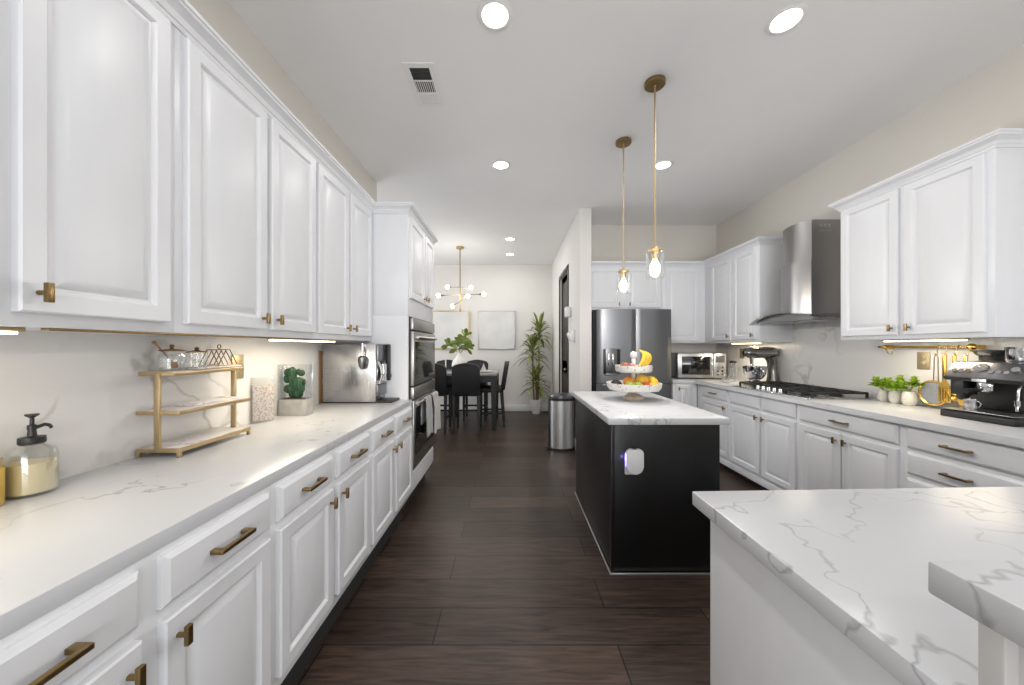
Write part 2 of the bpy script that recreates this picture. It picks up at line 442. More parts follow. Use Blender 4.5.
# partition between hall and refrigerator, with a doorway in it
pw = B().box(0.83, 0.971, 4.257, 5.13, 0, CEIL).box(0.83, 0.971, 5.97, DBY, 0, CEIL).box(0.83, 0.971, 5.13, 5.97, 2.46, CEIL)
struct(pw.build('wall_partition', 'wall_light'), 'pale partition wall between the hallway and the refrigerator', 'wall')
dr = struct(B().box(0.815, 0.83, 5.07, 5.13, 0, 2.52, 0.003).box(0.815, 0.83, 5.97, 6.03, 0, 2.52, 0.003).box(0.815, 0.83, 5.07, 6.03, 2.46, 2.52, 0.003)
            .box(0.83, 0.85, 5.13, 5.145, 0, 2.46).build('door_1', 'doorwood'), 'espresso brown door in the partition wall behind the trash can', 'door')
F = (Vector((0.86, 5.13, 0)), Vector((0, 1, 0)), Vector((0, 0, 1)), Vector((-1, 0, 0)))
pr = [(0, 0), (0, 0.0), (0.1, 0), (0.11, -0.01), (0.13, -0.002)]
ds = B().rings(F, 0, 0.84, 0.0, 1.0, pr).rings(F, 0, 0.84, 1.0, 2.46, pr).build('door_slab', 'doorwood', dr)
B().cyl((0.86, 5.20, 0.98), (0.81, 5.20, 0.98), 0.011).ball((0.80, 5.20, 0.98), 0.026).build('door_knob', 'brass', ds)
# baseboards
def bb(name, x0, x1, y0, y1):
    struct(B().box(x0, x1, y0, y1, 0, 0.13, 0.004).build(name, 'trimw'), 'white baseboard, ' + name.split('_', 1)[1].replace('_', ' '), 'baseboard')
bb('baseboard_dining_back', -3.8, 0.815, DBY - 0.016, DBY)
bb('baseboard_partition', 0.814, 0.83, 6.03, DBY - 0.016)
bb('baseboard_hall', 0.814, 0.83, 4.257, 5.07)
# the side of the dining room and the space behind the camera
wd = B().box(-4.0, -3.9, 3.61, 4.1, 0, CEIL).box(-4.0, -3.9, 6.7, DBY, 0, CEIL).box(-4.0, -3.9, 4.1, 6.7, 2.55, CEIL).box(-4.0, -3.9, 4.1, 6.7, 0, 0.4)
struct(wd.build('wall_dining_side', 'wall_light'), 'pale window wall of the dining room', 'wall')
wr = B().box(LWX, -1.2, -4.5, -4.35, 0, CEIL).box(2.6, RWX, -4.5, -4.35, 0, CEIL).box(-1.2, 2.6, -4.5, -4.35, 2.75, CEIL).box(-1.2, 2.6, -4.5, -4.35, 0, 0.35)
struct(wr.build('wall_rear', 'wall_light'), 'window wall behind the camera', 'wall')
def window(name, F, u0, u1, v0, v1, n):  # out-of-view windows added as openings for daylight
    b = B()
    b.fbox(F, u0, u1, v0, v0 + .05, -.03, .03).fbox(F, u0, u1, v1 - .05, v1, -.03, .03)
    for i in range(n + 1):
        u = u0 + (u1 - u0 - .05) * i / n
        b.fbox(F, u, u + .05, v0 + .05, v1 - .05, -.03, .03)
    wo = struct(b.build(name, 'trimw'), 'added white framed window, out of view', 'window')
    B().fbox(F, u0 + .05, u1 - .05, v0 + .05, v1 - .05, -.003, .003).build('glazing', 'glass', wo)
window('window_1', (Vector((-3.95, 4.1, 0.4)), Vector((0, 1, 0)), Vector((0, 0, 1)), Vector((1, 0, 0))), 0, 2.6, 0, 2.15, 3)
window('window_2', (Vector((-1.2, -4.42, 0.35)), Vector((1, 0, 0)), Vector((0, 0, 1)), Vector((0, 1, 0))), 0, 3.8, 0, 2.4, 4)

# backsplashes
struct(B().box(LWX - 0.012, LWX, -0.43, 2.70, 0.90, 1.40).build('wall_backsplash_left', 'splash'), 'veined white quartz backsplash on the left wall', 'backsplash')
struct(B().box(RWX, RWX + 0.012, 0.30, KBY, 0.90, 1.80).build('wall_backsplash_right', 'splash'), 'veined quartz backsplash on the right wall', 'backsplash')
struct(B().box(1.965, RWX, KBY - 0.012, KBY, 0.90, 1.40).build('wall_backsplash_back', 'splash'), 'veined quartz backsplash behind the microwave', 'backsplash')

# ------------------------------------------------------------ cabinets
Z = Vector((0, 0, 1))
def FL(x): return (Vector((x, 0, 0)), Vector((0, 1, 0)), Z, Vector((1, 0, 0)))     # faces +X, u = world y
def FR(x): return (Vector((x, 0, 0)), Vector((0, 1, 0)), Z, Vector((-1, 0, 0)))    # faces -X, u = world y
def FB(y): return (Vector((0, y, 0)), Vector((1, 0, 0)), Z, Vector((0, -1, 0)))    # faces -Y, u = world x
T = 0.020
DOORP = [(0, 0), (0, T - 0.004), (0.004, T), (0.044, T), (0.049, T - 0.004), (0.053, T - 0.010), (0.060, T - 0.010), (0.082, T - 0.001), (0.086, T)]
DRAWP = [(0, 0), (0, T - 0.010), (0.006, T - 0.006), (0.012, T - 0.001), (0.017, T)]

def knob(F, u, v, parent):
    b = B()
    o, U, V, W = F
    p = o + U * u + V * v
    b.cyl(p + W * (T - 0.001), p + W * (T + 0.022), 0.0055, seg=12)
    b.fbox(F, u - 0.0065, u + 0.0065, v - 0.022, v + 0.022, T + 0.018, T + 0.029, 0.0015)
    return b.build('knob', 'brass', parent, world=True)
def pull(F, u, v, parent, L=0.115):
    b = B()
    b.fbox(F, u - L / 2, u + L / 2, v - 0.0055, v + 0.0055, T + 0.022, T + 0.033, 0.0015)
    for sgn in (-1, 1):
        c = u + sgn * (L / 2 - 0.008)
        b.fbox(F, c - 0.008, c + 0.008, v - 0.0055, v + 0.0055, T - 0.001, T + 0.026, 0.0015)
    return b.build('pull', 'brass', parent, world=True)
class Off:
    pass
def part(b, name, m, root): return b.build(name, m, root, world=True)
def sub(b, name, m, partobj): return b.build(name, m, partobj, world=False)

def rootloc(F, u0, u1, z):
    o, U, V, W = F
    p = o + U * ((u0 + u1) / 2); p.z = z
    return p
def shiftF(F, root):
    o, U, V, W = F
    return (o - root.location, U, V, W)
def door_on(root, F, u0, u1, v0, v1, knob_at=None, prof=DOORP, label=None):
    G = shiftF(F, root)
    d = B().rings(G, u0, u1, v0, v1, prof).build('door', 'white', root, angle=20)
    if knob_at:
        b = B(); o, U, V, W = G; u, v = knob_at
        p = o + U * u + V * v
        b.cyl(p + W * (T - 0.001), p + W * (T + 0.022), 0.0055, seg=12)
        b.fbox(G, u - 0.0065, u + 0.0065, v - 0.022, v + 0.022, T + 0.018, T + 0.029, 0.0015)
        k = b.build('knob', 'brass', d)
    return d
def drawer_on(root, F, u0, u1, v0, v1, pl=True):
    G = shiftF(F, root)
    d = B().rings(G, u0, u1, v0, v1, DRAWP).build('drawer', 'white', root, angle=20)
    if pl:
        u, v, L = (u0 + u1) / 2, (v0 + v1) / 2, 0.115
        b = B()
        b.fbox(G, u - L / 2, u + L / 2, v - 0.0055, v + 0.0055, T + 0.022, T + 0.033, 0.0015)
        for sgn in (-1, 1):
            c = u + sgn * (L / 2 - 0.008)
            b.fbox(G, c - 0.008, c + 0.008, v - 0.0055, v + 0.0055, T - 0.001, T + 0.026, 0.0015)
        b.build('pull', 'brass', d)
    return d
def base_unit(F, u0, u1, label, cols, depth=0.60, toe=0.10, door=(0.155, 0.722), drw=(0.747, 0.862), mode='pair', pulls=True, shoe=False, toe_m='toe'):
    root = thing('base_cabinet', label, 'cabinet', rootloc(F, u0, u1, 0))
    G = shiftF(F, root)
    B().fbox(G, u0, u1, toe, 0.876, -depth, 0, 0.0015).build('carcass', 'white', root)
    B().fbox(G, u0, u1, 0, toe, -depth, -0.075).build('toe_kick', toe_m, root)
    if shoe:
        B().fbox(G, u0, u1, 0.062, toe + 0.02, -0.02, 0.004, 0.003).build('base_molding', 'white', root)
    for (a, b_, kn, dw) in cols:
        kv = door[1] - 0.05
        ku = None if kn is None else ((b_ - 0.028) if kn > 0 else (a + 0.028))
        if door: door_on(root, F, a, b_, door[0], door[1], None if ku is None else (ku, kv))
        if dw is not None: drawer_on(root, F, a, b_, drw[0], drw[1], dw)
    return root
g = 0.023
lab = ['white base cabinet beneath the cream soap dispenser, nearest on left run',
       'white base cabinet below the gold tiered stand, two doors and two drawers',
       'white base cabinet against the wall oven, last of left run']
# the left run
lu = [-0.42, 0.355, 1.12, 1.885, 2.65]
FLb = FL(-0.771)
for i in range(4):
    a, b_ = lu[i], lu[i + 1]; m_ = (a + b_) / 2
    if i == 3: b_ = 2.70
    l_ = (['white base cabinet at the near end of left run, out of view'] + lab)[i]
    e_ = 2.66 if i == 3 else b_ - g
    base_unit(FLb, a, b_, l_, [(a + g, m_ - g, 1, True), (m_ + g, e_, -1, True)], depth=0.60, toe=0.19, door=(0.238, 0.720), drw=(0.747, 0.862))

tag(B().box(LWX, -0.769 + 0.0, -0.43, 2.70, 0.876, 0.914, 0.003).build('countertop', 'quartz', loc=(-1.07, 1.13, 0.876)),
    'long white quartz countertop along the left wall', 'countertop')

def upper_unit(F, u0, u1, label, cols, depth=0.33, z0=1.363, z1=2.36, door=(1.395, 2.335), name='wall_cabinet'):
    root = thing(name, label, 'cabinet', rootloc(F, u0, u1, z0))
    G = shiftF(F, root)
    B().fbox(G, u0, u1, z0, z1, -depth, 0, 0.0015).build('carcass', 'white', root)
    for (a, b_, kn) in cols:
        ku = None if kn is None else ((b_ - 0.03) if kn > 0 else (a + 0.03))
        door_on(root, F, a, b_, door[0], door[1], None if ku is None else (ku, door[0] + 0.045))
    return root
FLu = FL(-1.08)
ul = ['white wall cabinet nearest the camera, above the soap dispenser',
      'white wall cabinet above the gold tiered stand and cactus',
      'white wall cabinet above the steel coffee machine']
for i, (a, b_, cs) in enumerate([
        (0.0, 1.12, [(0.37, 0.70, 1), (0.755, 1.092, -1)]),
        (1.12, 1.917, [(1.150, 1.523, 1), (1.553, 1.903, -1)]),
        (1.917, 2.70, [(1.932, 2.288, 1), (2.320, 2.664, -1)])]):
    if i == 0: a = 0.345
    upper_unit(FLu, a, b_, ul[i], cs, depth=0.298)
upper_unit(FLu, -0.42, 0.345, 'white wall cabinet at the near end of left run, out of view', [(-0.40, -0.06, 1), (-0.02, 0.32, -1)], depth=0.298)

# tall oven cabinet
FT = FL(-0.80)
root = thing('oven_cabinet', 'tall white cabinet housing the double wall oven', 'cabinet', rootloc(FT, 2.70, 3.54, 0))
G = shiftF(FT, root)
b = B()
b.fbox(G, 2.70, 3.54, 1.56, 2.36, -0.578, 0, .0015).fbox(G, 2.70, 2.73, 0.15, 1.56, -0.578, 0, .0015).fbox(G, 3.51, 3.54, 0.15, 1.56, -0.578, 0, .0015)
b.fbox(G, 2.73, 3.51, 0.15, 0.335, -0.578, 0).fbox(G, 2.73, 3.51, 0.335, 1.56, -0.578, -0.5)
b.build('carcass', 'white', root)
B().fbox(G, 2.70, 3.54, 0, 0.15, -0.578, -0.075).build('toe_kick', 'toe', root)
door_on(root, FT, 2.735, 3.155, 1.70, 2.335, (3.125, 1.745)); door_on(root, FT, 3.185, 3.52, 1.70, 2.335, (3.215, 1.745))
drawer_on(root, FT, 2.735, 3.51, 0.175, 0.325, False)

# wall oven
ov = thing('wall_oven', 'stainless and black glass double wall oven in the tall cabinet', 'oven', (-0.79, 3.12, 0.343))
Fo = FL(-0.795); Go = shiftF(Fo, ov)
B().fbox(Go, 2.735, 3.505, 0.345, 1.555, -0.49, 0.004).build('body', 'black', ov)
B().fbox(Go, 2.738, 3.502, 1.455, 1.548, 0.004, 0.026, 0.003).build('control_panel', 'steelh', ov)
d1 = B().fbox(Go, 2.738, 3.502, 1.012, 1.440, 0.004, 0.030, 0.003).build('upper_door', 'steelh', ov)
B().fbox(Go, 2.775, 3.465, 1.05, 1.36, 0.0301, 0.0315).build('window', 'blackgloss', d1)
hb = B()
for u in (2.80, 3.44): hb.fbox(Go, u - .012, u + .012, 1.385, 1.405, .03, .052, .002)
hb.tube([Go[0] + Vector((.054, u, 1.395)) for u in (2.77, 3.45)], 0.011, 14)
hb.build('handle', 'steelh', d1)
B().fbox(Go, 2.738, 3.502, 0.905, 1.000, 0.004, 0.030, 0.003).build('lower_panel', 'steelh', ov)
d2 = B().fbox(Go, 2.738, 3.502, 0.355, 0.895, 0.004, 0.032, 0.003).build('lower_door', 'steelh', ov)
B().fbox(Go, 2.775, 3.465, 0.46, 0.835, 0.0321, 0.0335).build('window', 'blackgloss', d2)
hb = B()
for u in (2.80, 3.44): hb.fbox(Go, u - .012, u + .012, 0.858, 0.878, .03, .052, .002)
hb.tube([Go[0] + Vector((.054, u, 0.868)) for u in (2.77, 3.45)], 0.011, 14)
hb.build('handle', 'steelh', d2)

def towel(y0, y1, zb_f, zb_b, xh, m, label, amp=0.008, ph=0.0):
    b = B(); z0 = 0.868
    def path(t):
        L1, L2, rr = z0 - zb_f, z0 - zb_b, 0.016
        tot = L1 + L2 + PI * rr; s_ = t * tot
        if s_ < L1: return (xh + rr, zb_f + s_)
        s_ -= L1
        if s_ < PI * rr:
            a = s_ / rr; return (xh + rr * math.cos(a), z0 + rr * math.sin(a))
        return (xh - rr, z0 - (s_ - PI * rr))
    def fn(u, v):
        x, z = path(v); y = y0 + (y1 - y0) * u
        drop = max(0, z0 - z); k = min(1, drop / 0.1)
        side = 1 if x > xh else 0.1
        x += side * k * (amp * (1 + math.sin(y * 70 + ph + z * 3)) * 0.9 + drop * 0.02)
        y += k * 0.006 * math.sin(y * 55 + z * 9) - (0.5 - u) * 0.03 * k
        return (x, y, z - (0.012 * math.sin(u * 9) if z < z0 - 0.2 and x > xh else 0))
    b.grid(fn, 40, 44)
    o = b.build('towel', m, loc=(xh, (y0 + y1) / 2, z0))
    md = o.modifiers.new('thick', 'SOLIDIFY'); md.thickness = 0.006; md.offset = 1
    return tag(o, label, 'towel')
towel(3.21, 3.43, 0.53, 0.64, -0.741, 'towelw', 'white folded towel hanging over the lower oven handle, farther one', 0.012)
towel(2.96, 3.15, 0.56, 0.66, -0.741, 'towel', 'grey striped towel hanging over the oven handle, nearer one', 0.006, 1)

# crown mouldings
CP = [(0, 0), (0.006, 0), (0.010, 0.012), (0.014, 0.014), (0.022, 0.030), (0.040, 0.046), (0.044, 0.048), (0.046, 0.056), (0.052, 0.058), (0.052, 0.070), (0, 0.070)]
def sweep(path, z0, prof, name, label, m='white'):
    P = [Vector((x, y, 0)) for x, y in path]; n = len(P); b = B(); vs = []
    for i, p in enumerate(P):
        ds = []
        if i > 0: ds.append((P[i] - P[i - 1]).normalized())
        if i < n - 1: ds.append((P[i + 1] - P[i]).normalized())
        ns = [Vector((d.y, -d.x, 0)) for d in ds]
        if len(ns) == 2:
            v = ns[0] + ns[1]; v = v / (v.dot(ns[0]))
        else: v = ns[0]
        for o_, z in prof: vs.append(p + v * o_ + Vector((0, 0, z0 + z)))
    k = len(prof); q = []
    for i in range(n - 1):
        for j in range(k):
            j2 = (j + 1) % k
            q.append((i * k + j, i * k + j2, (i + 1) * k + j2, (i + 1) * k + j))
    q += [tuple(range(k)), tuple(range((n - 1) * k, n * k))]
    b._faces(vs, q)
    return struct(b.build(name, m, angle=20), label, 'trim')
ZC = 2.346
sweep([(-1.08, -0.42), (-1.08, 2.70)], ZC, CP, 'trim_1', 'white crown molding above the left wall cabinets')
sweep([(LWX, 2.70), (-0.80, 2.70), (-0.80, 3.54), (LWX, 3.54)], ZC, CP, 'trim_2', 'white crown molding around the tall oven cabinet')
sweep([(RWX, 2.67), (2.51, 2.67), (2.51, 1.815), (RWX, 1.815)], ZC + .005, CP, 'trim_3', 'white crown molding above the near right wall cabinet')
sweep([(0.975, 4.54), (2.51, 4.54), (2.51, 3.54), (RWX, 3.54)], ZC + .005, CP, 'trim_4', 'white crown molding over the refrigerator and corner cabinets')

# ---- right side
FRb = FR(2.267)
rb = [(3.63, 4.268, 'white base cabinet under the stand mixer, one door and one drawer', [(3.66, 4.13, -1, True)]),
      (2.76, 3.63, 'white base cabinet directly below the gas cooktop, two doors', [(3.18, 3.605, -1, False), (2.78, 3.15, 1, False)])]
for a, b_, l_, cs in rb: base_unit(FRb, a, b_, l_, cs, depth=0.573, shoe=True)
# unit with one wide drawer over two doors
def wide_unit(a, b_, label, kind):
    root = thing('base_cabinet', label, 'cabinet', rootloc(FRb, a, b_, 0)); G = shiftF(FRb, root)
    B().fbox(G, a, b_, 0.10, 0.876, -0.573, 0, 0.0015).build('carcass', 'white', root)
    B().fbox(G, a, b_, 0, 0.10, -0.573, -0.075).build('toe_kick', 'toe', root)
    B().fbox(G, a, b_, 0.062, 0.12, -0.02, 0.004, 0.003).build('base_molding', 'white', root)
    drawer_on(root, FRb, a + g, b_ - g, 0.747, 0.862, True)
    if kind == 'doors':
        m_ = (a + b_) / 2
        door_on(root, FRb, a + g, m_ - 0.006, 0.155, 0.722, (m_ - 0.036, 0.672)); door_on(root, FRb, m_ + 0.006, b_ - g, 0.155, 0.722, (m_ + 0.036, 0.672))
    else:
        drawer_on(root, FRb, a + g, b_ - g, 0.60, 0.722, True); drawer_on(root, FRb, a + g, b_ - g, 0.40, 0.575, True); drawer_on(root, FRb, a + g, b_ - g, 0.155, 0.375, True)
wide_unit(2.02, 2.76, 'white base cabinet under the green planters, wide drawer over two doors', 'doors')
wide_unit(1.50, 2.02, 'white drawer base cabinet below the espresso machine', 'drawers')
wide_unit(0.985, 1.50, 'white drawer base cabinet at the peninsula corner', 'drawers')
# back base cabinet beside the fridge
FBb = FB(4.27)
base_unit(FBb, 1.97, 2.262, 'narrow white base cabinet below the microwave beside the refrigerator', [(2.0, 2.18, -1, None)], depth=0.580, shoe=True, door=(0.155, 0.862))

poly = [(1.962, 4.25), (2.227, 4.25), (2.227, 1.04), (RWX, 1.04), (RWX, KBY - .012), (1.962, KBY - .012)]
tag(B().prism(poly, 0.876, 0.914, 0.003).build('countertop', 'quartz', loc=(2.53, 2.9, 0.876)), 'white quartz countertop along the right wall holding the cooktop', 'countertop')

# peninsula
tag(B().prism([(0.511, 0.40), (RWX, 0.40), (RWX, 1.039), (2.227, 1.039), (0.506, 0.982)], 0.876, 0.914, 0.003).build('countertop', 'quartz', loc=(1.6, 0.7, 0.876)),
    'veined white quartz peninsula countertop in the near right corner', 'countertop')
pb = thing('peninsula_base', 'white panelled base under the peninsula countertop', 'cabinet', (1.6, 0.68, 0))
B().box(0.536, 2.27, 0.39, 0.945, 0.0, 0.875, 0.002).build('carcass', 'white', pb, world=True)
B().box(0.528, 0.536, 0.392, 0.945, 0, 0.09, 0.002).build('base_molding', 'white', pb, world=True)
struct(B().box(0.545, RWX, 0.25, 0.388, 0, 1.03, 0.002).build('wall_bar', 'trimw'), 'white half wall carrying the raised bar top', 'wall')
struct(B().box(0.530, RWX, 0.376, 0.399, 0.915, 1.031, 0.003).build('wall_bar_riser', 'splash'), 'quartz riser between the peninsula counter and raised bar', 'backsplash')
tag(B().box(0.484, RWX, 0.02, 0.408, 1.032, 1.070, 0.003).build('bar_top', 'quartz', loc=(1.6, 0.2, 1.032)), 'raised white quartz bar top at the lower right corner', 'countertop')

# right uppers
FRu = FR(2.51)
upper_unit(FRu, 1.815, 2.67, 'white two-door wall cabinet right of the range hood', [(1.846, 2.222, 1), (2.262, 2.645, -1)], z0=1.37, door=(1.397, 2.342))
upper_unit(FRu, 3.54, 4.54, 'white two-door wall cabinet above the stand mixer', [(3.585, 3.94, -1), (3.99, 4.37, -1)], z0=1.37, door=(1.397, 2.342))
FBu = FB(4.54)
upper_unit(FBu, 1.955, 2.84, 'white corner wall cabinet above the microwave', [(2.0, 2.43, None)], z0=1.37, door=(1.397, 2.342))
upper_unit(FBu, 0.975, 1.95, 'white wall cabinet over the refrigerator', [(0.99, 1.42, 1), (1.495, 1.925, -1)], z0=1.80, door=(1.826, 2.342))
struct(B().box(0.972, 1.03, 4.50, 4.869, 0, 1.799).build('trim_5', 'white'), 'white filler panel beside the refrigerator', 'panel')

# ------------------------------------------------------------ island
isl = thing('kitchen_island', 'black kitchen island with a white quartz top', 'island', (0.9, 2.6, 0))
b = B().box(0.583, 1.213, 2.037, 3.165, 0.0, 0.875, 0.003)
b.box(0.578, 0.60, 2.032, 2.06, 0.0, 0.875, 0.002)
b.build('base', 'island', isl, world=True)
B().box(0.549, 1.239, 1.983, 3.195, 0.876, 0.914, 0.004).build('countertop', 'quartz', isl, world=True)
mb = B()
mb.box(0.569, 0.578, 2.02, 3.17, 0, 0.010, 0.003).box(0.569, 1.22, 2.021, 2.032, 0, 0.010, 0.003)
mb.build('shoe_molding', 'silver', isl, world=True)
# plug-in freshener / night light on the island end
pl = thing('plug_in_air_freshener', 'white plug-in air freshener glowing blue on the black island end', 'air freshener', (0.705, 2.03, 0.58))
def rrect(x0, x1, z0, z1, r, n=6):
    pts = []
    for cx, cz, a in ((x1 - r[0], z1 - r[0], 0), (x0 + r[1], z1 - r[1], 90), (x0 + r[2], z0 + r[2], 180), (x1 - r[3], z0 + r[3], 270)):
        rr = r[(0, 90, 180, 270).index(a)]
        for i in range(n + 1):
            t = R(a + 90 * i / n); pts.append((cx + rr * math.cos(t), cz + rr * math.sin(t)))
    return pts
B().prism(rrect(-0.048, 0.048, 0.012, 0.152, (0.02, 0.022, 0.04, 0.04)), -0.040, -0.008, 0.005, axis='Y').build('housing', 'plastic', pl)
B().prism(rrect(-0.048, 0.032, 0.0, 0.12, (0.005,) * 4), -0.004, 0.004, 0.001, axis='Y').build('outlet_plate', 'plastic', pl)
B().box(-0.012, 0.012, -0.034, -0.014, 0.145, 0.157, 0.003).build('button', 'display', pl)
B().box(-0.0505, -0.046, -0.03, -0.012, 0.05, 0.13, 0.002).build('indicator_light', 'blueled', pl)
light('POINT', 'freshener_glow', (0.642, 2.018, 0.68), 0.05, size=0.01, color=(0.3, 0.25, 1))

# ------------------------------------------------------------ fridge
fr = thing('refrigerator', 'stainless french door refrigerator with water dispenser', 'refrigerator', (1.495, 4.55, 0))
B().box(1.042, 1.948, 4.31, 4.86, 0.02, 1.775, 0.004).build('body', 'black', fr, world=True)
def curved_door(x0, x1, z0, z1, name, sgn_x=0):
    poly_ = []
    n = 14
    for i in range(n + 1):
        t = i / n; x = x0 + (x1 - x0) * t
        xe = (x - 1.495) / 0.455
        y = 4.238 + 0.03 * xe ** 4 + (0.012 if i in (0, n) else 0)
        poly_.append((x, y))
    poly_ += [(x1, 4.31), (x0, 4.31)]
    return B().prism(poly_, z0, z1).build(name, 'fridge', fr, world=True, angle=30)
ld = curved_door(1.042, 1.504, 0.875, 1.778, 'left_door')
curved_door(1.510, 1.953, 0.875, 1.778, 'right_door')
fd = curved_door(1.042, 1.953, 0.06, 0.865, 'freezer_drawer')
dl = -fr.location
def fbw(b): bmesh.ops.translate(b.bm, vec=dl, verts=b.bm.verts); return b
fbw(B().box(1.115, 1.318, 4.232, 4.262, 0.995, 1.292, 0.004)).build('dispenser_bezel', 'black', ld)
fbw(B().box(1.14, 1.275, 4.226, 4.24, 0.995, 1.30, 0.004)).build('dispenser_panel', 'fridge', ld)
fbw(B().box(1.165, 1.185, 4.212, 4.228, 1.10, 1.24, 0.004).box(1.215, 1.235, 4.212, 4.228, 1.10, 1.24, 0.004)).build('dispenser_paddle', 'chrome', ld)
fbw(B().box(1.13, 1.30, 4.215, 4.24, 0.975, 0.997, 0.003)).build('drip_tray', 'fridge', ld)
fbw(B().box(1.10, 1.89, 4.226, 4.242, 0.845, 0.868, 0.004)).build('grip', 'darksteel', fd)
B().box(1.08, 1.91, 4.33, 4.40, 0.0, 0.06).build('foot_grille', 'black', fr, world=True)

# ------------------------------------------------------------ range hood
hd = thing('range_hood', 'stainless chimney range hood with curved glass canopy', 'range hood', (2.84, 3.12, 1.55))
def duct(y0, y1, xf, z0, z1, bul, name, m):
    P = [(2.838, y1)]
    n = 20
    P.append((xf + bul, y1))
    for i in range(1, n):
        t = i / n; a = PI * t
        P.append((xf + bul - bul * math.sin(a) , y1 + (y0 - y1) * t))
    P.append((xf + bul, y0)); P.append((2.838, y0))
    return B().prism(P, z0, z1).build(name, m, hd, world=True, angle=25)
duct(2.955, 3.27, 2.485, 2.05, 2.395, 0.05, 'upper_chimney', 'hood')
duct(2.942, 3.283, 2.462, 1.60, 2.052, 0.058, 'lower_chimney', 'hood')
def arch(y): return 1.612 - 0.075 * ((y - 3.12) / 0.41) ** 2
can = B()
def canf(u, v):
    y = 2.71 + 0.82 * u
    xf = 2.335 + 0.06 * ((y - 3.12) / 0.41) ** 2
    return (2.838 + (xf - 2.838) * v, y, arch(y))
can.grid(canf, 30, 10)
co = can.build('glass_canopy', 'thinglass', hd, world=True)
md = co.modifiers.new('thick', 'SOLIDIFY'); md.thickness = 0.007; md.offset = 0
P = []
for i in range(21):
    t = i / 20; y = 2.80 + 0.64 * t
    P.append((y, arch(y) - 0.006))
P += [(3.44, 1.545), (2.80, 1.545)]
B().prism(P, 2.41, 2.836, axis='X').build('tray', 'hood', hd, world=True, angle=25)
B().box(2.47, 2.78, 2.86, 3.10, 1.541, 1.546).box(2.47, 2.78, 3.12, 3.38, 1.541, 1.546).build('filter', 'steel', hd, world=True)
lb = B()
for k in range(3): lb.box(2.60 + k * .035, 2.624 + k * .035, 2.9535, 2.9545, 2.335, 2.36)
lb.box(2.60, 2.70, 2.9535, 2.9545, 2.30, 2.306)
lb.build('maker_sticker', 'silver', hd, world=True)

# ------------------------------------------------------------ cooktop
ct = thing('gas_cooktop', 'stainless gas cooktop with black iron grates', 'cooktop', (2.52, 3.145, 0.914))
B().box(2.272, 2.775, 2.69, 3.60, 0.9142, 0.924, 0.003).build('tray', 'steel', ct, world=True)
kn = []
for k in range(5):
    y = 3.145 + (k - 2) * 0.068
    B().cyl((2.315, y, 0.924), (2.315, y, 0.930), 0.024, seg=20).cyl((2.315, y, 0.930), (2.315, y, 0.958), 0.018, 0.016, seg=20).build('knob', 'chrome', ct, world=True)
for (x, y, r) in ((2.41, 2.85, .045), (2.64, 2.85, .035), (2.56, 3.145, .055), (2.41, 3.44, .035), (2.64, 3.44, .045)):
    B().lathe([(0, 0), (r * 1.3, 0), (r * 1.3, .006), (r, .008), (r, .018), (r * .9, .022), (0, .022)], (x, y, 0.924)).build('burner', 'iron', ct, world=True)
for gy0, gy1 in ((2.71, 2.995), (3.005, 3.285), (3.295, 3.58)):
    b = B(); x0, x1 = (2.36 if gy0 > 3.0 and gy0 < 3.1 else 2.29), 2.76
    if gy0 < 3.0 or gy0 > 3.1: x0 = 2.30
    r = 0.007; zt = 0.966
    if x0 == 2.30: x0 = 2.335
    for x in (x0, x1): b.box(x - r, x + r, gy0, gy1, zt - .014, zt, .002)
    for y in (gy0 + r, (gy0 + gy1) / 2, gy1 - r): b.box(x0, x1, y - r, y + r, zt - .014, zt + .002, .002)
    for x in (x0 + .1, x0 + .2, x0 + .31): b.box(x - r * .8, x + r * .8, gy0, gy1, zt - .012, zt + .004, .002)
    for x in (x0, x1):
        for y in (gy0 + r, gy1 - r): b.box(x - r, x + r, y - r, y + r, 0.924, zt - .01, .001)
    b.build('grate', 'iron', ct, world=True)

# ------------------------------------------------------------ microwave
mw = thing('microwave', 'stainless countertop microwave in the corner beside the refrigerator', 'microwave', (2.42, 4.58, 0.914), R(-9))
B().box(-.285, .285, -.16, .18, .012, .325, .006).build('body', 'steelh', mw)
dd = B().box(-.285, .135, -.185, -.161, .014, .323, .005).build('door', 'steelh', mw)
B().box(-.235, .095, -.1865, -.1845, .055, .285, .001).build('window', 'blackgloss', dd)
B().box(.108, .122, -.212, -.2, .05, .29, .003).box(.108, .122, -.2, -.184, .06, .075).box(.108, .122, -.2, -.184, .265, .28).build('handle', 'chrome', dd)
cp = B().box(.139, .285, -.185, -.161, .014, .323, .005).build('control_panel', 'steelh', mw)
B().box(.16, .265, -.1865, -.1845, .21, .295, .001).build('display', 'display', cp)
for r_ in range(3):
    for c_ in range(2):
        B().cyl((.185 + c_ * .052, -.193, .06 + r_ * .045), (.185 + c_ * .052, -.184, .06 + r_ * .045), .013, seg=14).build('button', 'chrome', cp)
B().box(-.25, .25, -.15, .15, 0, .012).build('foot', 'black', mw)

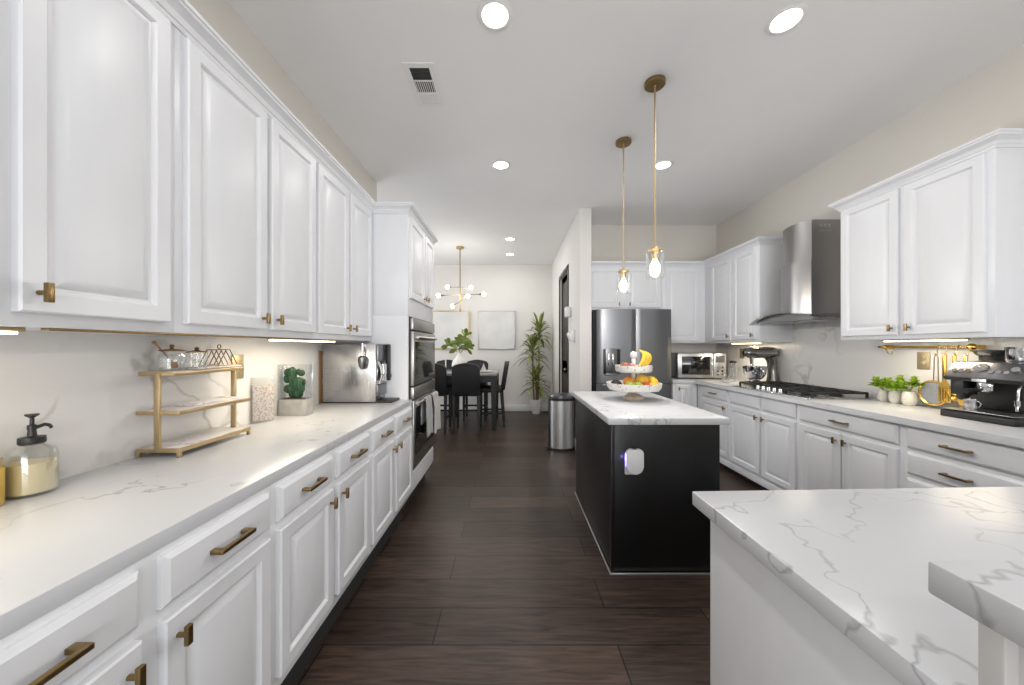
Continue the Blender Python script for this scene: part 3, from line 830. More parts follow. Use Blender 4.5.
# ------------------------------------------------------------ stand mixer
mx = thing('stand_mixer', 'pewter grey stand mixer with steel bowl beyond the cooktop', 'mixer', (2.66, 3.73, 0.914))
b = B().prism([(-.15, -.085), (-.10, -.11), (.12, -.095), (.17, -.06), (.17, .06), (.12, .095), (-.10, .11), (-.15, .085)], 0.0, 0.035, 0.008)
b.build('base', 'mixer', mx)
rs = [0.062, 0.052, 0.046, 0.046, 0.052, 0.060]
b = B().tube([(.125, 0, .03), (.125, 0, .09), (.12, 0, .15), (.12, 0, .21), (.115, 0, .26), (.10, 0, .30)], .05, 16, rs=rs)
b.build('column', 'mixer', mx)
hd_ = B()
prof = [(-.175, .030), (-.172, .045), (-.15, .056), (-.05, .062), (.06, .064), (.13, .058), (.165, .042), (.178, .018)]
hd_.tube([(x, 0, .345) for x, r in prof], .05, 20, rs=[r for x, r in prof]).build('head', 'mixer', mx)
B().cyl((-.19, 0, .345), (-.174, 0, .345), .022).build('hub_cap', 'chrome', mx)
B().tube([(-.1, -.064, .34), (.13, -.064, .34)], .004, 8).build('trim_band', 'chrome', mx)
B().cyl((-.10, 0, .22), (-.10, 0, .30), .014, .022).tube([(-.10, 0, .23), (-.13, 0, .18), (-.12, 0, .11), (-.10, 0, .09), (-.08, 0, .11), (-.07, 0, .18), (-.10, 0, .23)], .005, 8).build('beater', 'chrome', mx)
B().lathe([(0, .036), (.05, .036), (.052, .05), (.045, .055), (.075, .075), (.10, .12), (.108, .18), (.110, .20), (.106, .20), (.10, .18), (.09, .12), (.06, .08), (0, .07)], (-.07, 0, 0)).build('bowl', 'chrome', mx)
B().tube(bez((-.07, -.105, .18), (-.07, -.17, .16), (-.07, -.095, .09)), .007, 8).build('bowl_handle', 'chrome', mx)

gj = thing('glass_bottle', 'clear glass jar with dark lid beside the stand mixer', 'jar', (2.55, 4.03, 0.914))
B().lathe([(0, 0), (.04, 0), (.042, .01), (.042, .17), (.03, .2), (.03, .22), (.027, .22), (.027, .2), (.038, .17), (.038, .012), (0, .01)], (0, 0, 0)).build('body', 'glass', gj)
B().lathe([(0, .22), (.035, .22), (.035, .245), (.012, .25), (0, .25)], (0, 0, 0)).build('lid', 'black', gj)
gj = thing('spice_jar', 'small clear jar with steel lid left of the stand mixer', 'jar', (2.44, 3.98, 0.914))
B().lathe([(0, 0), (.032, 0), (.034, .01), (.034, .075), (.03, .08), (.03, .008), (0, .006)], (0, 0, 0)).build('body', 'glass', gj)
B().lathe([(0, .08), (.036, .08), (.036, .095), (0, .097)], (0, 0, 0)).build('lid', 'chrome', gj)

# ------------------------------------------------------------ outlets
def outlet(loc, F, label, m='goldplate'):
    o_, U, V, W = F
    root = thing('outlet', label, 'outlet', loc)
    G = (Vector((0, 0, 0)), U, V, W)
    B().fbox(G, -.0375, .0375, -.06, .06, 0.0005, .006, .002).build('plate', m, root)
    for v in (-.022, .022):
        B().fbox(G, -.016, .016, v - .014, v + .014, .006, .008, .001).build('socket', m, root)
outlet((LWX, 1.757, 1.218), FL(0), 'gold outlet plate on the left backsplash behind the tiered stand')
outlet((RWX, 2.41, 1.224), FR(0), 'gold outlet plate between green planters and hanging utensils')
outlet((RWX, 4.31, 1.24), FR(0), 'gold outlet plate in the corner behind the stand mixer')
outlet((2.05, KBY - .012, 1.22), FB(0), 'white outlet plate between the refrigerator and microwave', 'plastic')

# ------------------------------------------------------------ under-cabinet lights
def led(label, F, u0, u1, zt, w0, w1, power):
    root = thing('under_cabinet_light', label, 'light', (F[0].x + F[3].x * (w0 + w1) / 2 + F[1].x * (u0 + u1) / 2, F[0].y + F[3].y * (w0 + w1) / 2 + F[1].y * (u0 + u1) / 2, zt - .016))
    G = shiftF(F, root)
    B().fbox(G, u0, u1, zt - .010, zt - .0005, w0, w1, .001).build('housing', 'gold', root)
    B().fbox(G, u0 + .01, u1 - .01, zt - .016, zt - .010, w0 + .004, w1 - .004, .001).build('diffuser', 'led', root)
    l = light('AREA', 'led_glow', root.location + Vector((0, 0, -.004)), power, size=(u1 - u0) * .95, size_y=.02, color=(1, .86, .64))
    if F[1].y: l.rotation_euler = (0, 0, R(90))
led('warm light bar under the nearest left wall cabinet', FLu, 0.36, 0.80, 1.363, -.060, -.030, 1.2)
led('warm light bar under the left cabinets above the cactus', FLu, 1.63, 2.22, 1.363, -.060, -.030, 2.6)
led('warm light bar above the gold utensil rail', FRu, 1.99, 2.43, 1.37, -.10, -.06, 2.2)
led('warm light bar above the stand mixer', FRu, 3.70, 4.15, 1.37, -.14, -.09, 3.0)
tag(B().box(-1.104, -1.084, 0.82, 2.66, 1.3565, 1.3625, .001).build('light_rail', 'brass', loc=(-1.094, 1.7, 1.3565)),
    'thin gold rail under the left wall cabinets', 'rail')

# ------------------------------------------------------------ recessed lights, vent, pendants, chandelier
def downlight(x, y, label, power, vis=True):
    root = thing('recessed_light', label, 'light', (x, y, CEIL), group='recessed ceiling lights')
    B().lathe([(.066, -.001), (.088, -.001), (.090, -.004), (.086, -.007), (.068, -.009), (.064, -.004), (.066, -.001)], (0, 0, 0), seg=40).build('trim_ring', 'trimw', root)
    B().lathe([(0, -.003), (.066, -.003), (.066, -.0045), (0, -.0045)], (0, 0, 0), seg=40).build('diffuser', 'lamp', root)
    light('AREA', 'downlight_beam', (x, y, CEIL - .012), power, size=.13, shape='DISK', color=(1, .98, .96))
DP = 4.2
downlight(-0.084, 1.781, 'round recessed light at the top centre, above the walkway', DP)
downlight(1.418, 1.808, 'round recessed light nearest the right wall cabinet', DP)
downlight(-0.097, 3.247, 'round recessed light left of the pendants, beyond the vent', DP)
downlight(1.405, 3.247, 'round recessed light just behind the larger pendant rod', DP)
downlight(-0.02, 5.48, 'nearer of two small recessed lights over the dining hall', DP)
downlight(-0.03, 6.37, 'farther of two small recessed lights over the dining hall', DP)
for x in (-0.084, 1.418):
    downlight(x, 0.3, 'recessed light directly over the camera position, out of view', DP); downlight(x, -1.6, 'recessed light behind the camera, out of view', DP)

vt = thing('ceiling_vent', 'white ceiling vent with dark slots above the left cabinets', 'vent', (-0.56, 2.27, CEIL))
b = B()
x0, x1, y0, y1 = -.095, .095, -.19, .19
b.box(x0, x1, y0, y0 + .035, -.006, 0).box(x0, x1, y1 - .035, y1, -.006, 0).box(x0, x0 + .035, y0 + .035, y1 - .035, -.006, 0).box(x1 - .035, x1, y0 + .035, y1 - .035, -.006, 0)
b.box(x0, x1, -.055, -.047, -.007, -.001).box(x0, x1, .052, .06, -.007, -.001)
b.build('frame', 'trimw', vt)
B().box(x0 + .03, x1 - .03, y0 + .03, y1 - .03, -.0015, -.0005).build('duct_shade_sheet', 'ventshade', vt)  # flat dark sheet stands in for the shade inside the duct
for k in range(9):
    x = x0 + .042 + k * .0133
    B().box(x - .002, x + .002, -.047, .052, -.007, -.002).build('slat', 'trimw', vt)
for k in range(6):
    y = .064 + k * .0155
    B().box(x0 + .035, x1 - .035, y - .003, y + .009, -.006, -.002).build('slat', 'trimw', vt)
for k in range(5):
    y = y0 + .042 + k * .0205
    B().box(x0 + .035, x1 - .035, y - .0015, y + .0015, -.006, -.002).build('slat', 'ventshade', vt)  # slats here take the dark shade colour of the sheet

def pendant(x, y, label):
    root = thing('pendant_light', label, 'light', (x, y, 1.76))
    zc = CEIL - 1.76
    B().lathe([(0, zc), (.063, zc), (.063, zc - .022), (.060, zc - .025), (.012, zc - .026), (.008, zc - .04), (0, zc - .04)], seg=32).build('canopy', 'brass', root)
    B().cyl((0, 0, .185), (0, 0, zc - .03), .0065, seg=12).build('rod', 'gold', root)
    B().lathe([(0, .19), (.030, .19), (.044, .182), (.044, .176), (.022, .172), (.020, .12), (.017, .115), (0, .115)], seg=28).build('socket', 'gold', root)
    B().lathe([(.040, .176), (.052, .168), (.056, .15), (.056, .002), (.0545, 0), (.053, .002), (.053, .148), (.049, .163), (.038, .172)], seg=32).build('glass_shade', 'glass', root)
    B().lathe([(0, .022), (.014, .025), (.028, .04), (.033, .058), (.030, .076), (.018, .10), (.014, .115), (0, .116)], seg=24).build('bulb', 'bulb', root)
    light('POINT', 'pendant_glow', (x, y, 1.735), 12.0, size=.03, color=(1, .95, .90))
pendant(0.916, 2.235, 'nearer brass pendant with larger-looking clear glass over the island')
pendant(0.920, 2.875, 'farther brass pendant over the island fruit stand')

ch = thing('chandelier', 'gold chandelier with three arms and six bulbs over the dining table', 'chandelier', (-0.87, 5.92, 1.93))
B().lathe([(0, 1.08), (.065, 1.08), (.065, 1.05), (.015, 1.045), (0, 1.045)]).build('canopy', 'gold', ch)
B().cyl((0, 0, .0), (0, 0, 1.06), .009, seg=12).lathe([(0, -.015), (.014, -.01), (.016, .01), (.012, .03), (0, .04)]).build('rod', 'brass', ch)
def cpt(px, py, Y): return Vector(((px - 511.5) * Y / 350 + .87, Y - 5.92, 1.318 + (347 - py) * Y / 350 - 1.93))
for (a, c_, Ya, Yb) in (((-.215, .15, .425), (.175, -.15, .365), 0, 0), ((-.31, -.10, .245), (.36, .12, .30), 0, 0), ((-.145, .20, .11), (.14, -.2, .21), 0, 0)):
    a, c_ = Vector(a), Vector(c_); d = (c_ - a).normalized()
    ar = B().cyl(a, c_, .006, seg=10).cyl(a, a + d * .05, .014, seg=12).cyl(c_ - d * .05, c_, .014, seg=12)
    ar.ball(((a + c_) / 2), .014, u=12, v=8)
    arm = ar.build('arm', 'brass', ch)
    for e, s_ in ((a, -1), (c_, 1)):
        B().ball(e + d * s_ * .035, .035, u=16, v=10).build('bulb', 'bulbw', arm)
light('POINT', 'chandelier_glow', (-0.87, 5.8, 2.15), 14, size=.2, color=(1, .94, .86))

# ------------------------------------------------------------ utensil rail (right)
ra = thing('utensil_rail', 'gold utensil rail under the right wall cabinet', 'rail', (2.79, 2.35, 1.318))
def W2(v): return Vector(v) - ra.location
B().tube([W2((2.79, 2.66, 1.318)), W2((2.79, 2.09, 1.318))], .0075, 12).build('bar', 'ygold', ra)
for y in (2.60, 2.105):
    B().cyl(W2((2.84, y, 1.318)), W2((2.775, y, 1.318)), .013, seg=16).ball(W2((2.768, y, 1.318)), .022 if y < 2.3 else .014).build('bracket', 'ygold', ra)
B().tube([W2(v) for v in ((2.79, 2.61, 1.315), (2.785, 2.60, 1.29), (2.785, 2.585, 1.27), (2.785, 2.565, 1.262), (2.785, 2.56, 1.28), (2.787, 2.585, 1.31))], .004, 8).build('clasp', 'gold', ra)
ys = [2.285, 2.235, 2.185, 2.13]
for y in ys:
    B().tube([W2(v) for v in ((2.797, y, 1.322), (2.79, y, 1.331), (2.781, y, 1.322), (2.777, y, 1.29), (2.772, y - .006, 1.27), (2.760, y - .006, 1.266), (2.755, y - .006, 1.278))], .003, 8).build('hook', 'gold', ra)
# utensils hang from the hooks
def blade_plate(b, pts, t=0.002, x=0.0):   # pts in (y,z)
    b.prism([(p[0], p[1]) for p in pts], x - t / 2, x + t / 2, axis='X')
    return b
# skimmer: hoop with mesh and two wire handles
s1 = thing('skimmer', 'gold hoop skimmer with two wire handles hanging from the rail', 'utensil', (2.772, 2.285, 1.27))
B().tube([(0, .078 * math.cos(t) + .016, -.255 + .078 * math.sin(t)) for t in [2 * PI * i / 28 for i in range(28)]], .007, 10, closed=True).build('hoop', 'ygold', s1)
B().cyl((-.001, .016, -.255), (.001, .016, -.255), .073, seg=28).build('mesh', 'mesh', s1)
B().tube([(0, -.012, -.185), (0, -.010, -.02), (0, 0, 0), (0, .010, -.02), (0, .014, -.18)], .0025, 8).build('handle', 'wire', s1)
# slotted turner
s2 = thing('slotted_turner', 'gold slotted turner hanging beside the hoop skimmer', 'utensil', (2.765, 2.235, 1.27))
B().prism([(-.009, -.17), (.009, -.17), (.011, 0.0), (-.011, 0.0)], -.004, .004, .001, axis='X').build('handle', 'ygold', s2)
b = blade_plate(B(), [(-.012, -.17), (.012, -.17), (.034, -.215), (-.034, -.215)], .003)
for k in range(5):
    y = -.034 + k * .0145
    b.box(-.0015, .0015, y, y + .009, -.30, -.213)
b.box(-.0015, .0015, -.034, .033, -.305, -.298)
b.build('blade', 'ygold', s2)
# slotted spoon
s3 = thing('slotted_spoon', 'gold slotted spoon hanging third along the rail', 'utensil', (2.765, 2.185, 1.27))
B().prism([(-.007, -.19), (.007, -.19), (.009, 0.0), (-.009, 0.0)], -.004, .004, .001, axis='X').build('handle', 'ygold', s3)
def spoon(w_, h_, zc):
    def f(u, v):
        a = 2 * PI * u; r = v
        return (-.014 * (1 - r * r) * -1, w_ * r * math.cos(a), zc + h_ * r * math.sin(a))
    return f
b = B().grid(spoon(.032, .052, -.238), 24, 8, closed_u=True)
o = b.build('bowl', 'ygold', s3); md = o.modifiers.new('t', 'SOLIDIFY'); md.thickness = .003
B().box(.0, .0185, -.016, .016, -.228, -.222).box(.0, .0185, -.018, .018, -.244, -.238).box(.0, .0185, -.015, .015, -.26, -.254).build('slots', 'black', s3)
# ladle
s4 = thing('serving_spatula', 'gold serving spatula hanging behind the espresso machine', 'utensil', (2.765, 2.13, 1.27))
B().prism([(-.007, -.19), (.007, -.19), (.009, 0.0), (-.009, 0.0)], -.004, .004, .001, axis='X').build('handle', 'ygold', s4)
b = blade_plate(B(), [(-.01, -.185), (.01, -.185), (.038, -.29), (.03, -.31), (-.03, -.31), (-.038, -.29)], .003).build('blade', 'ygold', s4)

# ------------------------------------------------------------ planters with rosettes
def leaf_strip(b, base, d, L, w_, droop, up=0.0, n=7, cup=0.3, tipw=0.0, wpos=0.5):
    """pointed leaf along direction d (horizontal) rising then drooping"""
    d = Vector(d).normalized(); side = d.cross(Z)
    if side.length < 1e-3: side = Vector((1, 0, 0))
    side.normalize(); vs = []; q = []
    for i in range(n + 1):
        t = i / n
        h = up * t - droop * t * t
        c = Vector(base) + d * (L * t) + Z * h
        ww = w_ * (math.sin(PI * min(1, (t * 0.94 + 0.06)) ** (0.7 if wpos < .5 else 1.15))) * .5 + .0008
        for s_ in (-1, 0, 1):
            vs.append(c + side * (s_ * ww) + Z * (abs(s_) * cup * ww))
    for i in range(n):
        for k in range(2):
            q.append((i * 3 + k, i * 3 + k + 1, (i + 1) * 3 + k + 1, (i + 1) * 3 + k))
    b._faces(vs, q)
def planter(x, y, r, label, lean):
    root = thing('face_planter', label, 'planter', (x, y, 0.914), group='round white planters')
    B().lathe([(0, 0), (r * .62, 0), (r * .92, r * .5), (r, r * 1.2), (r * .9, r * 2.0), (r * .70, r * 2.5), (r * .62, r * 2.5), (r * .62, r * 2.3), (0, r * 2.25)]).build('pot', 'ceramicb', root)
    fb = B()
    fb.tube([(-r * .97, -.016 + k * .004, r * (1.22 - .10 * math.sin(PI * k / 8))) for k in range(9)], .0012, 6)
    fb.tube([(-r * .9, .010 + 0.003 * k, r * (1.55 + .08 * math.sin(PI * k / 4))) for k in range(5)], .001, 6).tube([(-r * .9, -.022 + 0.003 * k, r * (1.55 + .08 * math.sin(PI * k / 4))) for k in range(5)], .001, 6)
    fb.build('drawn_face', 'concrete', root)
    for j, (dx, dy, dz, rr) in enumerate(lean):
        stem = B().tube(bez((0, 0, r * 2.25), (dx * .3, dy * .3, r * 2.4 + dz * .5), (dx, dy, r * 2.3 + dz)), .003, 8).build('stem', 'leafl', root)
        b = B()
        for ring, (cnt, el, sc) in enumerate(((9, .15, 1.0), (8, .55, .85), (6, 1.1, .62), (4, 1.7, .4))):
            for k in range(cnt):
                a = 2 * PI * k / cnt + ring * .4 + j
                leaf_strip(b, (dx, dy, r * 2.3 + dz + ring * .004), (math.cos(a), math.sin(a), 0), rr * sc, rr * .55, rr * .15, up=rr * el * .75, n=5, cup=.5)
        b.ball((dx, dy, r * 2.3 + dz + .006), rr * .35, rr * .35, rr * .3, 10, 8)
        b.build('rosette', 'leafl', root)
planter(2.765, 2.60, .034, 'white face planter with lime rosettes nearest the cooktop', [(-.01, .045, .035, .052), (-.02, -.010, .03, .046)])
planter(2.755, 2.51, .037, 'middle of the three white face planters', [(-.03, .025, .03, .052), (0.02, -.01, .055, .048), (-.03, -.020, .018, .048)])
planter(2.745, 2.415, .039, 'white face planter nearest the hanging gold utensils', [(-.02, .03, .02, .046), (0, -.03, .050, .050), (-.01, -.035, .060, .036)])

# ------------------------------------------------------------ espresso machine (right)
em = thing('espresso_machine', 'black and chrome espresso machine on the right counter', 'coffee machine', (2.69, 1.915, 0.914))
em.scale = (.83, 1, 1)
def ep(pts, y0, y1, name, m, bev=.003, parent=em):   # side profile in (x,z), x relative to root, front is -x
    return B().prism(pts, y0, y1, bev, axis='Y').build(name, m, parent)
ep([(-.19, .0), (-.19, .035), (-.16, .045), (.16, .045), (.16, .0)], -.155, .155, 'base', 'black', .006)
B().box(-.185, .0, -.145, .145, .0455, .050, .001).build('drip_tray', 'steelh', em)
ep([(.02, .045), (.17, .045), (.17, .32), (-.02, .32), (-.02, .23), (.02, .23)], -.150, .150, 'rear_housing', 'black', .004)
ep([(-.15, .215), (-.155, .235), (-.085, .320), (.17, .325), (.17, .23), (-.02, .215)], -.158, .158, 'head', 'headpanel', .004)
ep([(-.150, .212), (-.158, .232), (-.02, .232), (-.02, .205)], -.160, .160, 'head_edge', 'black', .002)
# control face normal
fn_ = Vector((-.085, 0, .07)).normalized()
def onface(y, t): return Vector((-.155 + .07 * t, y, .235 + .085 * t))
cnn = B().box(0, 1, 0, 1, 0, 1); cnn.bm.free()
gg = B().cyl(onface(.02, .62), onface(.02, .62) + fn_ * .006, .030, seg=28).build('pressure_gauge', 'chrome', em)
B().cyl(onface(.02, .62) + fn_ * .0061, onface(.02, .62) + fn_ * .0068, .024, seg=28).build('gauge_face', 'display', gg)
B().tube([onface(.02, .62) + fn_ * .0072, onface(.035, .72) + fn_ * .0072], .0012, 6).build('needle', 'plastic', gg)
for y in (.125, .095, .065, -.03, -.06, -.09):
    B().cyl(onface(y, .38), onface(y, .38) + fn_ * .005, .011, seg=16).build('button', 'chrome', em)
B().cyl(onface(-.125, .5), onface(-.125, .5) + fn_ * .02, .016, seg=18).build('steam_dial', 'chrome', em)
B().prism([(y, z) for y, z in ((.03, .214), (-.03, .214), (-.03, .229), (.03, .229))], -.162, -.159, axis='X').build('badge', 'chrome', em)
B().lathe([(0, 0), (.034, 0), (.036, .02), (.032, .03), (0, .03)], (-.085, .02, .182)).build('group_head', 'chrome', em)
pf = B().lathe([(0, 0), (.028, 0), (.034, .008), (.034, .024), (0, .024)], (-.085, .02, .157)).build('portafilter', 'chrome', em)
B().tube([(-.115, .02, .168), (-.16, .02, .166), (-.215, .02, .160)], .011, 12, rs=[.008, .012, .014]).build('handle', 'black', pf)
B().box(-.13, -.03, .085, .145, .13, .215, .004).lathe([(0, 0), (.02, 0), (.03, .03), (0, .03)], (-.085, .115, .10)).build('grinder_outlet', 'black', em)
B().tube([(-.10, -.125, .215), (-.125, -.13, .18), (-.14, -.135, .12), (-.145, -.135, .075)], .0055, 10).lathe([(0, 0), (.010, 0), (.011, .03), (0, .032)], (-.14, -.134, .10)).build('steam_wand', 'chrome', em)
B().lathe([(0, 0), (.05, 0), (.052, .035), (.05, .038), (0, .036)], (.085, .095, .3255)).build('hopper_base', 'black', em)
B().lathe([(.05, .036), (.056, .04), (.070, .060), (.072, .068), (.069, .068), (.053, .045), (.048, .036)], (.075, .095, .315), seg=28).build('bean_hopper', 'thinglass', em)
B().lathe([(0, 0), (.078, 0), (.078, .008), (.02, .012), (0, .012)], (.075, .095, .377)).build('hopper_lid', 'black', em)
tp = thing('milk_jug', 'steel jug with black cup inside on top of the espresso machine', 'jug', (2.70, 1.872, 1.2395))
B().lathe([(0, 0), (.034, 0), (.038, .01), (.036, .06), (.040, .078), (.037, .078), (.033, .06), (.034, .012), (0, .01)]).build('body', 'chrome', tp)
B().tube(bez((0, -.037, .065), (0, -.07, .05), (0, -.037, .015)), .004, 8).build('handle', 'chrome', tp)
B().lathe([(0, .02), (.026, .02), (.028, .07), (0, .07)]).build('insert', 'black', tp)
cpj = thing('milk_pitcher', 'small steel milk pitcher on the espresso drip tray', 'pitcher', (2.60, 1.98, 0.9645))
B().lathe([(0, 0), (.026, 0), (.03, .008), (.026, .045), (.028, .058), (.025, .058), (.023, .045), (.026, .01), (0, .008)]).build('body', 'steel', cpj)
B().tube(bez((0, -.028, .05), (0, -.055, .04), (0, -.028, .012)), .003, 8).build('handle', 'steel', cpj)

# ------------------------------------------------------------ tiered stand (left)
ts = thing('tiered_stand', 'three-tier gold stand with marble shelves on the left counter', 'stand', (-1.29, 1.45, 0.914))
def shelf(z, x0, x1, y0, y1, feet=False):
    b = B(); t = .014; w_ = .012
    b.box(x0, x1, y0, y0 + w_, z, z + t, .001).box(x0, x1, y1 - w_, y1, z, z + t, .001).box(x0, x0 + w_, y0 + w_, y1 - w_, z, z + t, .001).box(x1 - w_, x1, y0 + w_, y1 - w_, z, z + t, .001)
    if feet:
        for x in (x0, x1 - .012):
            for y in (y0, y1 - .012): b.box(x, x + .012, y, y + .012, 0, z + .002, .001)
    s_ = b.build('shelf', 'gold', ts)
    B().box(x0 + w_, x1 - w_, y0 + w_, y1 - w_, z + .002, z + t + .001, .0005).build('marble_tile', 'marble', s_)
shelf(.018, -.080, .080, -.175, .175, True)
shelf(.155, -.080, .080, -.175, .175)
shelf(.298, -.077, .052, -.170, .172)
for y in (-.179, .170):
    B().box(-.0105, .0105, y, y + .009, .02, .305, .001).build('post', 'gold', ts)
ztop = 0.914 + .3135
hj = thing('honey_jar', 'clear glass honey jar with wooden dipper on the top tier', 'jar', (-1.305, 1.345, ztop))
B().lathe([(0, 0), (.034, 0), (.038, .006), (.039, .06), (.034, .074), (.032, .074), (.036, .058), (.035, .008), (0, .006)]).build('body', 'glass', hj)
B().lathe([(0, .075), (.038, .075), (.037, .079), (.008, .083), (.004, .088), (.008, .093), (.006, .1), (0, .101)]).build('lid', 'wire', hj)
B().tube([(.01, 0, .02), (-.02, -.012, .07), (-.044, -.022, .105)], .003, 8).lathe([(0, 0), (.008, .002), (.011, .008), (.011, .016), (.007, .024), (0, .026)], (.010, 0, .008)).ball((-.046, -.023, .108), .007, u=10, v=8).build('dipper', 'honeywood', hj)
tr = tag(B().box(-1.335, -1.245, 1.395, 1.615, ztop, ztop + .009, .003).build('serving_tray', 'marble', loc=(-1.29, 1.5, ztop)), 'small white marble tray on the top tier of the stand', 'tray')
rj = thing('ribbed_jar', 'ribbed clear glass jar with gold rim on the marble tray', 'jar', (-1.29, 1.435, ztop + .009))
b = B(); n = 48; vs = []
pr_ = [(.033, 0), (.034, .055), (.031, .055), (.030, .004)]
b.grid(lambda u, v: ((.033 + .0014 * math.sin(2 * PI * u * 16)) * math.cos(2 * PI * u), (.033 + .0014 * math.sin(2 * PI * u * 16)) * math.sin(2 * PI * u), .058 * v), 96, 4, closed_u=True)
b.lathe([(0, .001), (.032, .001), (.032, .004), (0, .004)])
b.build('body', 'glass', rj)
B().lathe([(0, .059), (.035, .059), (.035, .063), (.012, .066), (.005, .07), (.009, .078), (0, .082)]).build('lid', 'wire', rj)
nh = thing('napkin_holder', 'brass wire toast rack with ring handle on the marble tray', 'rack', (-1.29, 1.545, ztop + .009))
b = B()
for k in range(5):
    y = -.052 + k * .025
    b.tube([(-.042, y, .003), (-.008, y, .070), (.008, y, .070), (.042, y, .003)], .002, 8)
b.tube([(-.042, -.055, .003), (-.042, .052, .003)], .002, 8).tube([(.042, -.055, .003), (.042, .052, .003)], .002, 8)
b.tube([(0, -.052, .070), (0, .048, .070)], .002, 8)
b.build('wires', 'wire', nh)
B().tube([(0, .009 * math.cos(t), .083 + .009 * math.sin(t)) for t in [2 * PI * i / 18 for i in range(18)]], .0022, 8, closed=True).cyl((0, 0, .07), (0, 0, .075), .002).build('ring_handle', 'wire', nh)
tag(B().box(-1.33, -1.25, 1.38, 1.60, 1.0845, 1.093, .002).build('serving_tray', 'marble', loc=(-1.29, 1.5, 1.085)), 'white tray lying on the middle tier of the stand', 'tray')

# soap dispenser
sd = thing('soap_dispenser', 'round glass soap dispenser with cream soap and black pump', 'soap dispenser', (-1.322, 0.965, 0.9145))
sd.scale = (.74, .74, 1)
B().lathe([(0, 0), (.054, 0), (.061, .006), (.063, .03), (.063, .105), (.058, .120), (.035, .135), (.026, .140), (.024, .140), (.030, .134), (.055, .117), (.060, .103), (.060, .008), (0, .006)], seg=40).build('bottle', 'glass', sd)
B().lathe([(0, .0065), (.0595, .0085), (.0595, .088), (0, .088)], seg=40).build('soap', 'soap', sd)
B().lathe([(0, .138), (.032, .138), (.034, .142), (.033, .156), (.012, .159), (.010, .175), (.012, .176), (.012, .188), (.006, .190), (.0055, .208), (.012, .212), (.018, .215), (.017, .219), (0, .220)], seg=28).build('pump', 'black', sd)
B().tube([(0, .002, .178), (.010, .028, .186), (.013, .040, .182), (.014, .045, .174)], .005, 8).build('nozzle', 'black', sd)
gb = thing('amber_jar', 'amber glass jar with gold lid at the left photo edge', 'jar', (-1.325, 0.868, 0.9145))
B().lathe([(0, 0), (.036, 0), (.040, .006), (.040, .095), (.034, .102), (0, .102)], seg=28).build('body', 'amber', gb)
B().lathe([(0, .103), (.037, .103), (.037, .118), (0, .120)], seg=28).build('lid', 'gold', gb)

# glitter picture block
gp = thing('picture_frame', 'clear acrylic photo block with glitter print leaning by the cactus', 'picture frame', (-1.338, 1.888, 0.9145), R(58))
mt = Matrix.Rotation(R(-1), 4, 'X')
B().box(-.055, .055, -.010, .010, 0, .242, .002, mtx=mt).build('block', 'glass', gp)
B().box(-.050, .050, -.004, .004, .006, .20, .0005, mtx=mt).build('glitter_print', 'glitter', gp)

# cactus
ca = thing('cactus_planter', 'green cactus in concrete trough with glass sides', 'plant', (-1.288, 2.09, 0.9145))
B().prism(rrect(-.086, .086, -.045, .045, (.02,) * 4), 0, .095, .004).build('pot', 'concrete', ca)
gl = B()
gl.box(-.083, .083, .036, .040, .0955, .30, .0005).box(-.083, -.079, -.04, .036, .0955, .30, .0005).box(.079, .083, -.04, .036, .0955, .30, .0005)
for i in range(1): pass
bmesh.ops.transform(gl.bm, matrix=Matrix.Identity(4), verts=gl.bm.verts)
gl.build('glass_sides', 'glass', ca)
B().box(-.075, .075, -.034, .034, .088, .099, .003).build('soil', 'soil', ca)
b = B()
def cact(c, rx, rz, nr=10):
    def f(u, v):
        a = 2 * PI * u; ph = PI * (v - .5)
        k = 1 + .09 * math.cos(nr * a)
        return (c[0] + rx * k * math.cos(ph) * math.cos(a), c[1] + rx * k * math.cos(ph) * math.sin(a), c[2] + rz * math.sin(ph))
    b.grid(f, nr * 4, 12, closed_u=True)
for c, rx, rz in (((-.018, 0, .14), .022, .045), ((-.016, 0, .20), .022, .05), ((-.020, 0, .245), .022, .04), ((-.045, -.005, .155), .019, .026), ((-.048, 0, .215), .020, .028), ((-.045, 0, .25), .020, .026),
                  ((.020, -.004, .13), .022, .035), ((.022, -.004, .18), .030, .044), ((.042, -.01, .155), .016, .022), ((.045, 0, .195), .016, .02), ((.028, .01, .248), .018, .02), ((.008, .01, .255), .012, .018)):
    cact(c, rx, rz)
b.build('cactus', 'cactus', ca)

# bean-to-cup machine at the far end of left counter
cm = thing('coffee_machine', 'large stainless steel coffee machine beside the oven cabinet', 'coffee machine', (-1.16, 2.60, 0.914))
B().box(-.204, .185, -.088, .092, .008, .425, .004).build('body', 'steel', cm)
B().box(-.20, .19, -.085, .088, 0, .008).build('foot', 'black', cm)
gr = B()
for k in range(9): gr.box(-.19, -.075, -.0895, -.088, .085 + k * .022, .0885 + k * .022)
for k in range(4): gr.box(-.19 + k * .038, -.187 + k * .038, -.0895, -.088, .08, .27)
gr.build('side_vent', 'steelh', cm)
B().box(.185, .205, -.088, .092, .30, .425, .006).build('upper_front', 'darksteel', cm)
B().box(.185, .200, -.088, .092, .05, .13, .004).build('lower_front', 'darksteel', cm)
B().tube([(.19, -.06, .30), (.215, -.062, .25), (.222, -.062, .19), (.20, -.06, .14)], .01, 10).build('front_handle', 'chrome', cm)
B().box(.195, .225, -.03, .05, .15, .285, .012).build('spout', 'chrome', cm)
B().box(.20, .235, .06, .082, .15, .425, .004).box(.20, .240, .055, .085, .17, .20, .004).build('milk_arm', 'black', cm)
B().box(.19, .30, -.075, .09, .0, .016, .003).build('drip_tray', 'black', cm)
B().tube([(.105, -.120, .43), (.105, -.120, .33)], .009, 12).tube([(.105, -.120, .418), (.105, -.080, .418)], .008, 10).build('steam_wand', 'chrome', cm)
